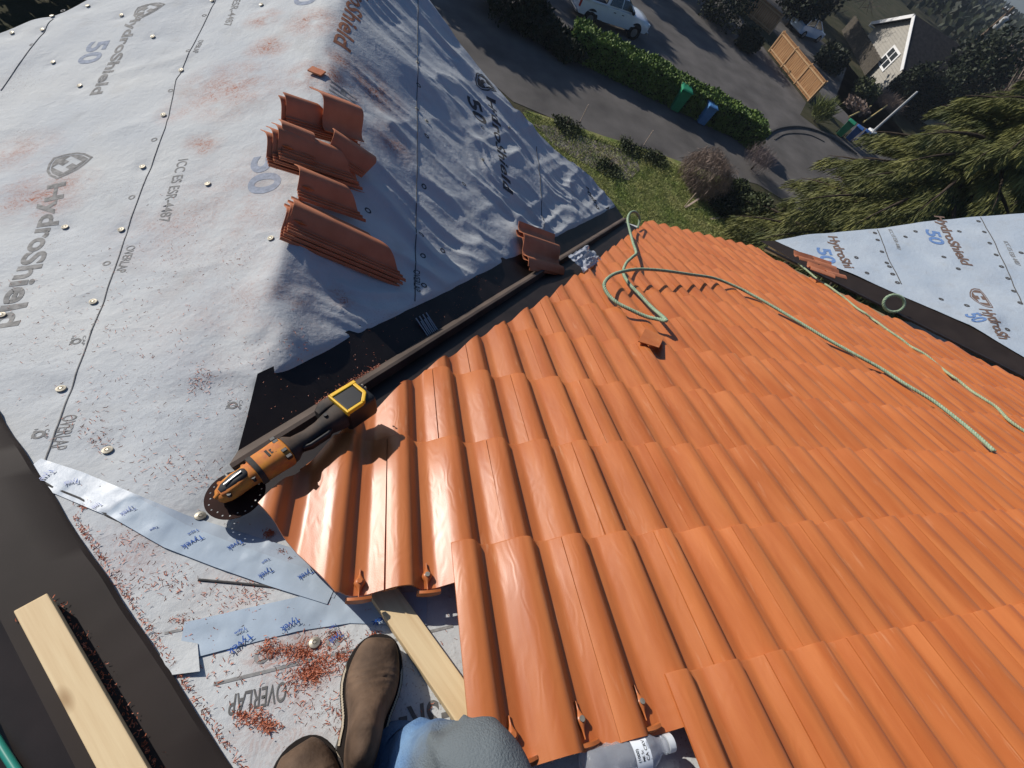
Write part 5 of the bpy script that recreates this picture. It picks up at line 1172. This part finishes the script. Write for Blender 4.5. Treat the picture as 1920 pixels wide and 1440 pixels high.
def wheel(t, x, y, r, w):
    b = MB(); b.tube([(x, y - w/2, r), (x, y - w*.38, r), (x, y + w*.38, r), (x, y + w/2, r)], [r * .90, r, r, r * .90], 26); o = b.obj('wheel', m_tyre, t, True, ang=40)
    s = 1 if y > 0 else -1; b = MB(); b.tube([(x, y + s * w * .36, r), (x, y + s * w * .52, r)], [r * .62, r * .58], 18)
    for k in range(6): a = 2*math.pi*k/6; b.bar((x, y + s * w * .54, r), (x + r*.55*math.cos(a), y + s * w * .54, r + r*.55*math.sin(a)), .06, .03, (0, 1, 0))
    b.obj('rim', m_rim, o, False)
def pickup(P, d, scale):
    t = thing('pickup_truck', 'white crew cab pickup truck parked at the top of the far driveway', 'pickup truck', None, P); t.rotation_euler = (0, 0, math.atan2(d[1], d[0])); t.scale = (scale,) * 3
    b = MB(); b.loft(body_sections([(-2.85,.90,.88,.62,1.22,.06),(-2.80,.97,.93,.55,1.27,.06),(-.95,.98,.94,.50,1.30,.06),(-.9,.98,.94,.48,1.28,.06),(1.05,.98,.94,.48,1.27,.06),(1.15,.98,.93,.48,1.27,.12),(2.1,.97,.86,.50,1.20,.18),(2.65,.93,.80,.50,1.12,.18),(2.85,.84,.70,.56,.98,.14)])); b.obj('body', m_wpaint, t, True, ang=35)
    b = MB(); b.box((-2.72, -.78, 1.10), (-.98, .78, 1.345)); bed = b.obj('cargo_bed', m_trim, t)
    for s in (-1, 1):
        b = MB(); b.box((-2.78, s * .93 - .07, 1.25), (-.95, s * .93 + .03, 1.36)); b.obj('bed_rail', m_wpaint, t, bevel=.03)
    b = MB(); b.loft([[(x, -w, z) for x, w, z in ((0,0,0),)] ] * 0 or [[(-.95,-.92,1.28),(1.35,-.92,1.28),(1.35,.92,1.28),(-.95,.92,1.28)],[(-.86,-.84,1.62),(.92,-.84,1.62),(.92,.84,1.62),(-.86,.84,1.62)],[(-.78,-.74,1.86),(.50,-.74,1.86),(.50,.74,1.86),(-.78,.74,1.86)],[(-.62,-.60,1.92),(.32,-.60,1.92),(.32,.60,1.92),(-.62,.60,1.92)]]); b.obj('cab', m_wpaint, t, True, bevel=.03, ang=30)
    b = MB(); b.slab([(1.30,-.80,1.33),(1.30,.80,1.33),(.60,.68,1.82),(.60,-.68,1.82)], (.035, 0, .03)); b.obj('windscreen', m_glass, t)
    b = MB(); b.slab([(-.955,-.74,1.36),(-.955,.74,1.36),(-.83,.66,1.80),(-.83,-.66,1.80)], (-.03, 0, .01)); b.obj('rear_window', m_glass, t)
    for s in (-1, 1):
        for x0, x1, x2, x3 in ((-.80,.12,.10,-.70),(.20,1.12,.62,.18)):
            b = MB(); b.slab([(x0, s*.905, 1.36),(x1, s*.905, 1.36),(x2, s*.765, 1.80),(x3, s*.765, 1.80)], (0, s * .022, .006)); b.obj('side_window', m_glass, t)
        b = MB(); b.box((.95, s * 1.06 - .10, 1.30), (1.10, s * 1.06 + .10, 1.46)); b.obj('mirror', m_trim, t, bevel=.03)
        b = MB(); b.box((2.72, s * .70 - .16, .86), (2.87, s * .70 + .14, 1.02)); b.obj('headlight', m_lampw, t, bevel=.03)
        b = MB(); b.box((-2.88, s * .88 - .08, .85), (-2.80, s * .88 + .08, 1.22)); b.obj('tail_light', m_lampr, t, bevel=.01)
        for x in (-.35, .30): b = MB(); b.box((x, s * .985 - .015, 1.08), (x + .17, s * .985 + .02, 1.11)); b.obj('door_handle', m_trim, t)
        for x in (-1.85, 1.78):
            b = MB(); b.tube([(x, s * .90, .46), (x, s * .992, .46)], .50, 24); b.obj('wheel_arch', m_trim, t, True, ang=30)
            wheel(t, x, s * .88, .41, .27)
    b = MB(); b.box((2.83, -.62, .66), (2.90, .62, .96)); b.obj('grille', m_trim, t, bevel=.02)
    for q in (((2.80, -.92, .46), (2.98, .92, .62)), ((-3.0, -.9, .52), (-2.82, .9, .66))): b = MB(); b.box(*q); b.obj('bumper', m_rim, t, bevel=.03)
    return t
fw, rw = onG(1181, 73), onG(1099, 48); d = fw - rw; d[2] = 0; Lw = np.linalg.norm(d); d /= Lw; nrm = np.array([-d[1], d[0], 0])
sc_ = Lw / 3.63; pickup((fw + rw) / 2 + nrm * .9 * sc_ + d * .04, d, sc_)
def hatchback(P, d, scale):
    t = thing('parked_car', 'pale blue car parked in deep shade behind the wooden fence', 'car', None, P); t.rotation_euler = (0, 0, math.atan2(d[1], d[0])); t.scale = (scale,) * 3
    b = MB(); b.loft(body_sections([(-2.1,.76,.70,.40,.86,.1),(-2.0,.84,.78,.32,.96,.12),(-1.2,.88,.82,.28,.98,.1),(.8,.88,.82,.28,.96,.1),(1.6,.85,.74,.30,.86,.16),(2.0,.78,.64,.34,.72,.14),(2.12,.66,.52,.40,.62,.1)])); b.obj('body', m_bpaint, t, True, ang=35)
    b = MB(); b.loft([[(-1.9,-.80,.95),(1.0,-.80,.95),(1.0,.80,.95),(-1.9,.80,.95)],[(-1.55,-.70,1.28),(.42,-.70,1.28),(.42,.70,1.28),(-1.55,.70,1.28)],[(-1.35,-.60,1.45),(.02,-.60,1.45),(.02,.60,1.45),(-1.35,.60,1.45)]]); b.obj('cabin', m_glass, t, True, ang=30)
    b = MB(); b.box((-1.38, -.60, 1.44), (.05, .60, 1.475)); b.obj('roof', m_bpaint, t, bevel=.02)
    for s in (-1, 1):
        for x0, x1 in ((1.02, .05), (-.45, -.45), (-1.9, -1.36)): b = MB(); b.bar((x0, s * .805, .95), (x1, s * .61, 1.46), .07, .04, (0, s, .3)); b.obj('pillar', m_bpaint, t)
        b = MB(); b.box((1.88, s * .62 - .14, .62), (2.06, s * .62 + .12, .75)); b.obj('headlight', m_lampw, t, bevel=.03)
        for x in (-1.3, 1.3): wheel(t, x, s * .80, .32, .2)
a_, b_ = onG(1478, 62), onG(1540, 80); d = b_ - a_; d[2] = 0; L_ = np.linalg.norm(d); d /= L_; hatchback((a_ + b_) / 2 + np.array([-d[1], d[0], 0]) * .5, d, min(1.15, L_ / 4.6))

# ================================================================== BINS
def bin_(px, py, col, label, h, face, open_=0, lean=0):
    mt = mat('bin_plastic', col, .45, .4, var=.12, vscale=4); P = onG(px, py); k = h / 1.1
    t = thing('wheelie_bin', label, 'bin', 'wheeled bins put out by the drives', P); t.rotation_euler = (lean, 0, math.atan2(face[1], face[0])); t.scale = (k,) * 3
    b = MB(); b.loft([[(x * s, y * s, z) for x, y in ((-.28,-.27),(.28,-.27),(.28,.27),(-.28,.27))] for z, s in ((.06, .80), (.5, .90), (.95, 1), (.96, 1.08), (1.0, 1.08))]); b.obj('bin_body', mt, t, bevel=.02)
    b = MB(); b.loft([[(-.33,-.31,1.0),(.34,-.31,1.0),(.34,.31,1.0),(-.33,.31,1.0)],[(-.33,-.31,1.04),(.34,-.31,1.03),(.34,.31,1.03),(-.33,.31,1.04)],[(-.24,-.24,1.09),(.26,-.24,1.07),(.26,.24,1.07),(-.24,.24,1.09)]]); b.obj('lid', mt, t, bevel=.015, M=Matrix.Translation((-.33, 0, 1.0)) @ Matrix.Rotation(-open_, 4, 'Y') @ Matrix.Translation((.33, 0, -1.0)))
    b = MB(); b.tube([(-.36, -.27, .98), (-.40, -.27, 1.0), (-.40, .27, 1.0), (-.36, .27, .98)], .018, 8); b.obj('handle', m_trim, t, True)
    for s in (-1, 1): b = MB(); b.tube([(-.24, s * .27, .12), (-.24, s * .33, .12)], .12, 16); b.obj('wheel', m_tyre, t, True, ang=40)
green, blue = (.02, .22, .10), (.03, .10, .30)
fc = onG(1300, 215) - onG(1290, 170); fc[2] = 0
bin_(1262, 206, green, 'bright green wheelie bin in front of the hedge, left of a blue one', 1.4, fc); bin_(1312, 231, (.08, .22, .45), 'blue wheelie bin right of the bright green one by the hedge', 1.25, fc)
fc = onG(1560, 275) - onG(1585, 250); fc[2] = 0
bin_(1572, 254, green, 'green wheelie bin at the left of the kerb group by the post', 1.25, fc); bin_(1589, 262, blue, 'blue wheelie bin next to the green one by the post', 1.15, fc); bin_(1605, 269, (.02, .07, .22), 'navy wheelie bin second from the post', 1.1, fc); bin_(1621, 277, (.02, .05, .16), 'navy wheelie bin closest to the grey post', 1.1, fc)
# ================================================================== FENCE, POSTS, HOUSES
m_fence = mat('cedar_fence_boards', (.26, .125, .052), .8, .2, vscale=2, col2=(.46, .26, .12), stretch=(5, 5, .5), bump=.2, bscale=8)
m_frail = mat('pale_fence_rail', (.50, .32, .17), .8, .2, var=.12, vscale=3)
def board_fence(a, b_, h, label, group):
    a, b_ = np.array(a), np.array(b_); d = b_ - a; L = np.linalg.norm(d[:2]); d /= L; M = frame(a, d, (0, 0, 1))
    t = thing('wooden_fence', label, 'fence', group, a); t.matrix_world = M
    n = max(4, int(L / .22)); bb = MB()
    for i in range(n): x = L * i / n; q = .018 * random.random(); bb.box((x, -.012 - q, .08), (x + L / n - .025, .012 - q, h - .12 + .02 * random.random()))
    bb.obj('boards', m_fence, t)
    for z in (.25, h - .30): bb = MB(); bb.box((0, -.085, z), (L, -.032, z + .10)); bb.obj('rail', m_fence, t); bb = MB(); bb.box((0, .014, z), (L, .06, z + .09)); bb.obj('rail', m_frail, t)
    bb = MB(); bb.box((-.02, -.09, h - .10), (L + .02, .06, h - .05)); bb.obj('top_cap', m_fence, t)
    for i in range(int(L / 2.4) + 1):
        x = min(L, i * 2.4); bb = MB(); bb.box((x - .05, -.16, 0), (x + .05, -.088, h)); bb.box((x - .045, .0615, .05), (x + .045, .09, h - .11)); bb.obj('post', m_frail, t)
def hgt(px, py, tx, ty): return float(vtop(onG(px, py), tx, ty))
f1a, f1b = onG(1440, 97), onG(1514, 191); board_fence(f1b, f1a, 1.75, 'long sunlit wooden board fence beside the driveway with the yucca', 'wooden fences by the drives')
f2a, f2b = onG(1382, 16), onG(1441, 66); board_fence(f2b, f2a, 1.75, 'upper stretch of sunlit wooden fence set back from the longer one', 'wooden fences by the drives')
m_siding = mat('grey_lap_siding', (.36, .34, .30), .7, .3, var=.08, vscale=2)
m_wtrim = mat('white_trim_paint', (.75, .75, .74), .5, .3, var=.05, vscale=4)
m_shingle = mat('dark_shingles', (.030, .028, .028), .9, .2, var=.4, vscale=3, bump=.3, bscale=12)
m_pane = mat('window_pane', (.03, .035, .04), .08, .6)
A, B = onG(1600, 96), onG(1646, 178); d = B - A; d[2] = 0; WD = np.linalg.norm(d); d /= WD; HM = frame(A, d, (0, 0, 1))
sgn = 1 if (HM @ Vector((0, 1, 0)) - HM.translation).dot(Vector(CW - A)) < 0 else -1       # local y away from the camera
he = 2.7; hp_ = 5.2; DP = 9 * sgn; y0 = 0
t = thing('gable_house', 'grey sided house with white roof trim and one white window in its gable', 'house', None, A); t.matrix_world = HM
b = MB(); b.prism([(0, 0), (WD, 0), (WD, he), (WD / 2, hp_), (0, he)], 0, DP); wl = b.obj('wall', m_siding, t)
b = MB(); z = .2
while z < hp_ - .15:
    x0, x1 = (0, WD) if z < he else (WD / 2 * (z - he) / (hp_ - he), WD - WD / 2 * (z - he) / (hp_ - he)); b.prism([(x0, z), (x1, z), (x1, z + .06), (x0, z + .06)], -sgn * .03, -sgn * .002); z += .24
b.obj('siding_boards', m_siding, wl)
b = MB()
for s in (-1, 1):
    ex_ = (-.45 if s < 0 else WD + .45); ez = he - .45 * (hp_ - he) / (WD / 2); pk = (WD / 2, hp_ + .02)
    b.add([(ex_, -sgn * .5, ez), (pk[0], -sgn * .5, pk[1]), (pk[0], DP + .4 * sgn, pk[1]), (ex_, DP + .4 * sgn, ez), (ex_, -sgn * .5, ez + .16), (pk[0], -sgn * .5, pk[1] + .18), (pk[0], DP + .4 * sgn, pk[1] + .18), (ex_, DP + .4 * sgn, ez + .16)], [(0,1,2,3),(7,6,5,4),(0,4,5,1),(3,2,6,7),(0,3,7,4),(1,5,6,2)])
rf = b.obj('roof', m_shingle, t)
for s in (-1, 1):
    ex_ = (-.50 if s < 0 else WD + .50); ez = he - .50 * (hp_ - he) / (WD / 2); b = MB(); b.bar((ex_, -sgn * .53, ez - .10), (WD / 2, -sgn * .53, hp_ - .08), .06, .32, (0, 0, 1)); b.obj('barge_board', m_wtrim, rf)
b = MB(); b.bar((-.52, -sgn * .5, he - .42), (-.52, DP, he - .42), .12, .12); b.obj('gutter', m_wtrim, rf)
wx = WD * .66; WS = 1.55; b = MB()
for x0, x1, z0, z1 in ((-.75, .75, 1.05, 1.20), (-.75, .75, 2.35, 2.50), (-.75, -.60, 1.2, 2.35), (.60, .75, 1.2, 2.35), (-.04, .04, 1.2, 2.35), (-.6, -.04, 1.74, 1.81), (.04, .6, 1.74, 1.81)):
    b.box((wx + x0 * WS, min(-sgn * .10, -sgn * .031), .4 + (z0 - .4) * WS * .8), (wx + x1 * WS, max(-sgn * .10, -sgn * .031), .4 + (z1 - .4) * WS * .8))
wn = b.obj('window', m_wtrim, t); b = MB(); b.box((wx - .6 * WS, min(-sgn * .05, -sgn * .033), .4 + .8 * WS * .8), (wx + .6 * WS, max(-sgn * .05, -sgn * .033), .4 + 1.95 * WS * .8)); b.obj('pane', m_pane, wn)
Q = HM @ Vector((WD + 1.6, DP * .12, 0)); c = leafcloud(5000, (Q.x, Q.y, GZ + 2.0), (1.5, 1.5, 2.2), .30, 321, .4, None, None, .5, .3); plant('evergreen_shrub', 'tall dark evergreen hiding the right side wall of the gable house', 'shrub', np.array([Q.x, Q.y, GZ]), c, f_dark)
Q = HM @ Vector((WD + 1.8, DP * .42, 0)); c = leafcloud(5000, (Q.x, Q.y, GZ + 2.2), (1.8, 1.8, 2.4), .32, 322, .4, None, None, .5, .3); plant('evergreen_shrub', 'second dark evergreen farther back along the gable house side', 'shrub', np.array([Q.x, Q.y, GZ]), c, f_dark)
f3a, f3b = onG(1578, 58), onG(1622, 142)
m_dfence = mat('weathered_dark_fence', (.075, .065, .052), .9, .2, var=.3, vscale=4)
a, b_ = np.array(f3a), np.array(f3b); d = b_ - a; L = np.linalg.norm(d[:2]); d /= L; t = thing('panel_fence', 'weathered dark board fence running up to the grey gable', 'fence', None, a); t.matrix_world = frame(a, d, (0, 0, 1))
b = MB(); n = int(L / .25)
for i in range(n): b.box((L * i / n, -.015, 0), (L * (i + 1) / n - .015, .015, 1.7 + .03 * (i % 3)))
b.obj('boards', m_dfence, t); b = MB(); b.box((0, -.07, 1.5), (L, -.017, 1.6)); b.obj('rail', m_dfence, t)
# posts
m_post = mat('grey_steel_post', (.42, .43, .43), .5, .4, var=.12, vscale=4); m_pole = mat('weathered_pole_wood', (.16, .115, .08), .9, .2, var=.3, vscale=3)
P = onG(1634, 249); h = vtop(P, 1720, 174); t = thing('steel_post', 'plain grey steel post rising beside the wheelie bins', 'post', None, P)
b = MB(); b.tube([(0, 0, 0), (0, 0, h * .5), (0, 0, h)], [.11, .10, .09], 14); b.obj('shaft', m_post, t, True, ang=60); b = MB(); b.box((-.35, -.35, 0), (.35, .35, .22)); b.obj('concrete_base', m_wtrim, t, bevel=.06); b = MB(); b.tube([(0, 0, h), (0, 0, h + .06)], [.10, .05], 12); b.obj('cap', m_post, t, True)
P = onG(1743, 155); h = vtop(P, 1897, 20) + .3; t = thing('utility_pole', 'tall wooden utility pole with a grey transformer near its top', 'utility pole', None, P)
b = MB(); b.tube([(0, 0, 0), (0, 0, h)], [.26, .17], 12); b.obj('shaft', m_pole, t, True, ang=60); b = MB(); b.tube([(.12, -.35, 0), (.12, -.30, h * .32)], .10, 10); b.obj('white_cable_guard', m_post, t, True)
b = MB(); b.tube([(-.2, -.6, h * .76), (-.2, -.6, h * .76 + .1), (-.2, -.6, h * .76 + 1.2), (-.2, -.6, h * .76 + 1.3)], [.25, .33, .33, .2], 16); tr = b.obj('transformer', m_post, t, True, ang=40); b = MB(); b.tube([(-.2, -.6, h * .76 + 1.3), (-.2, -.6, h * .76 + 1.6)], .05, 8); b.obj('insulator', m_wtrim, tr, True)
b = MB(); b.bar((-1.1, .18, h - .6), (1.1, .18, h - .6), .12, .14); ca = b.obj('cross_arm', m_pole, t)
for x in (-.9, -.3, .3, .9): b = MB(); b.tube([(x, .18, h - .46), (x, .18, h - .28)], .05, 8); b.obj('insulator', m_wtrim, ca, True)
# leaning sticks, lawn stakes, planks
m_bamboo = mat('yellow_cane', (.46, .36, .15), .6, .3, var=.15, vscale=4); m_stake = mat('pale_lath', (.55, .42, .33), .8, .2, var=.1, vscale=4)
for (a, b_, lab) in [(((1592,219), .1), ((1633,199), .6), 'long yellow cane lying over the drive behind the green bin'), (((1619,229), .1), ((1663,198), .6), 'long yellow cane lying over the drive behind the blue bins')]:
    A, B = onG(*a[0], a[1]), onG(*b_[0], b_[1]); b = MB(); b.tube([A, B], .07, 8); tag(b.obj('cane', m_bamboo, None, True), lab, 'cane')
def stakes(name, base, topx, lab, r=.022, mt=m_stake):
    P = onG(*base); h = vtop(P, *topx); b = MB(); b.tube([P, P + np.array([0, 0, h])], r, 8); tag(b.obj(name, mt, None, True, ang=60), lab, 'stake')
A, B = onG(1284, 390, .05), onG(1310, 373, .25); b = MB(); b.bar(A, B, .09, .04); tag(b.obj('plank', m_stake), 'short pale plank leaning on the lawn beside the brown twig dome', 'plank')
A, B = onG(1331, 411, .04), onG(1359, 409, .04); b = MB(); b.bar(A, B, .10, .04); tag(b.obj('plank', m_stake), 'short pale plank lying flat on the lawn by the dark shrubs', 'plank')
for base, dx, lab in [((1086,232), (18, -36), 'thin grey stake at the left end of the lawn'), ((1207,272), (18, -28), 'thin grey stake in the verge right of the mulch'), ((1282,389), (5, -42), 'thin stake on the lawn touching the leaning plank')]: stakes('stake', base, (base[0] + dx[0], base[1] + dx[1]), lab)
# neighbour's flat grey roof beyond the cedar
m_groof = mat('grey_membrane_roof', (.17, .145, .13), .85, .2, var=.15, vscale=2)
P = [onG(*q, 3.0) for q in ((1738,418),(1752,392),(1792,360),(1850,412),(1870,440),(1760,450))]; c0 = P[0].copy(); c0[2] = GZ
t = thing('grey_roofed_shed', 'low building with a flat grey brown roof behind the large cedar', 'shed', None, c0); b = MB(); b.slab([p - c0 for p in P], (0, 0, -.25)); b.obj('roof', m_groof, t)
cen = sum(P) / len(P); b = MB(); b.slab([(p - cen) * .94 + cen - c0 - np.array([0, 0, .25]) for p in P], (0, 0, -2.75)); b.obj('wall', m_siding, t)
P = onG(1898, 380, 2.4); t = thing('rooftop_vent', 'small white vent fitting on the dark roof at the right edge', 'vent', None, P); b = MB(); b.tube([(0, 0, 0), (0, 0, .5), (.35, 0, .7)], .12, 10); b.obj('pipe', m_wtrim, t, True); b = MB(); b.box((-.3, -.3, -2.4), (.3, .3, 0)); b.obj('base', m_dfence, t)
A = onG(1690, 105); d = onG(1730, 120) - A; d[2] = 0
b = MB(); M_ = frame(A, d, (0, 0, 1)); b.box((0, 0, 0), (3.2, 3, 2.2), M_); b.prism([(-.3, 2.2), (3.5, 2.2), (1.6, 3.4)], -.3, 3.3, M_); tag(b.obj('garden_hut', m_stake), 'small pale wooden hut among the dark trees right of the gable', 'hut')
# cars parked far off by the utility pole
for i, (px, py, l) in enumerate([(1795,130,'tiny white car far off below the utility pole'),(1762,110,'tiny white car far off among the trees left of the pole')]):
    P = onG(px, py); t = thing('parked_car', l, 'car', None, P); t.rotation_euler = (0, 0, .6 + i)
    b = MB(); b.loft(body_sections([(-2.1,.76,.70,.40,.86,.1),(-2.0,.84,.78,.32,.96,.12),(1.6,.85,.74,.30,.86,.16),(2.12,.66,.52,.40,.62,.1)])); b.obj('body', m_wpaint, t, True, ang=35); b = MB(); b.loft([[(-1.9,-.80,.95),(1.0,-.80,.95),(1.0,.80,.95),(-1.9,.80,.95)],[(-1.35,-.60,1.45),(.02,-.60,1.45),(.02,.60,1.45),(-1.35,.60,1.45)]]); b.obj('cabin', m_glass, t)

# ================================================================== AIR
b = MB(); b.box((-420, -420, GZ - 260), (900, 900, 12)); hz = b.obj('haze'); tag(hz, kind='stuff')
M = bpy.data.materials.new('haze_air'); M.use_nodes = True; nt = M.node_tree; nt.nodes.remove(nt.nodes['Principled BSDF']); pv = nt.nodes.new('ShaderNodeVolumePrincipled')
pv.inputs['Density'].default_value = .00035; pv.inputs['Color'].default_value = (.75, .85, 1, 1); nt.links.new(pv.outputs[0], nt.nodes['Material Output'].inputs['Volume']); hz.data.materials.append(M)
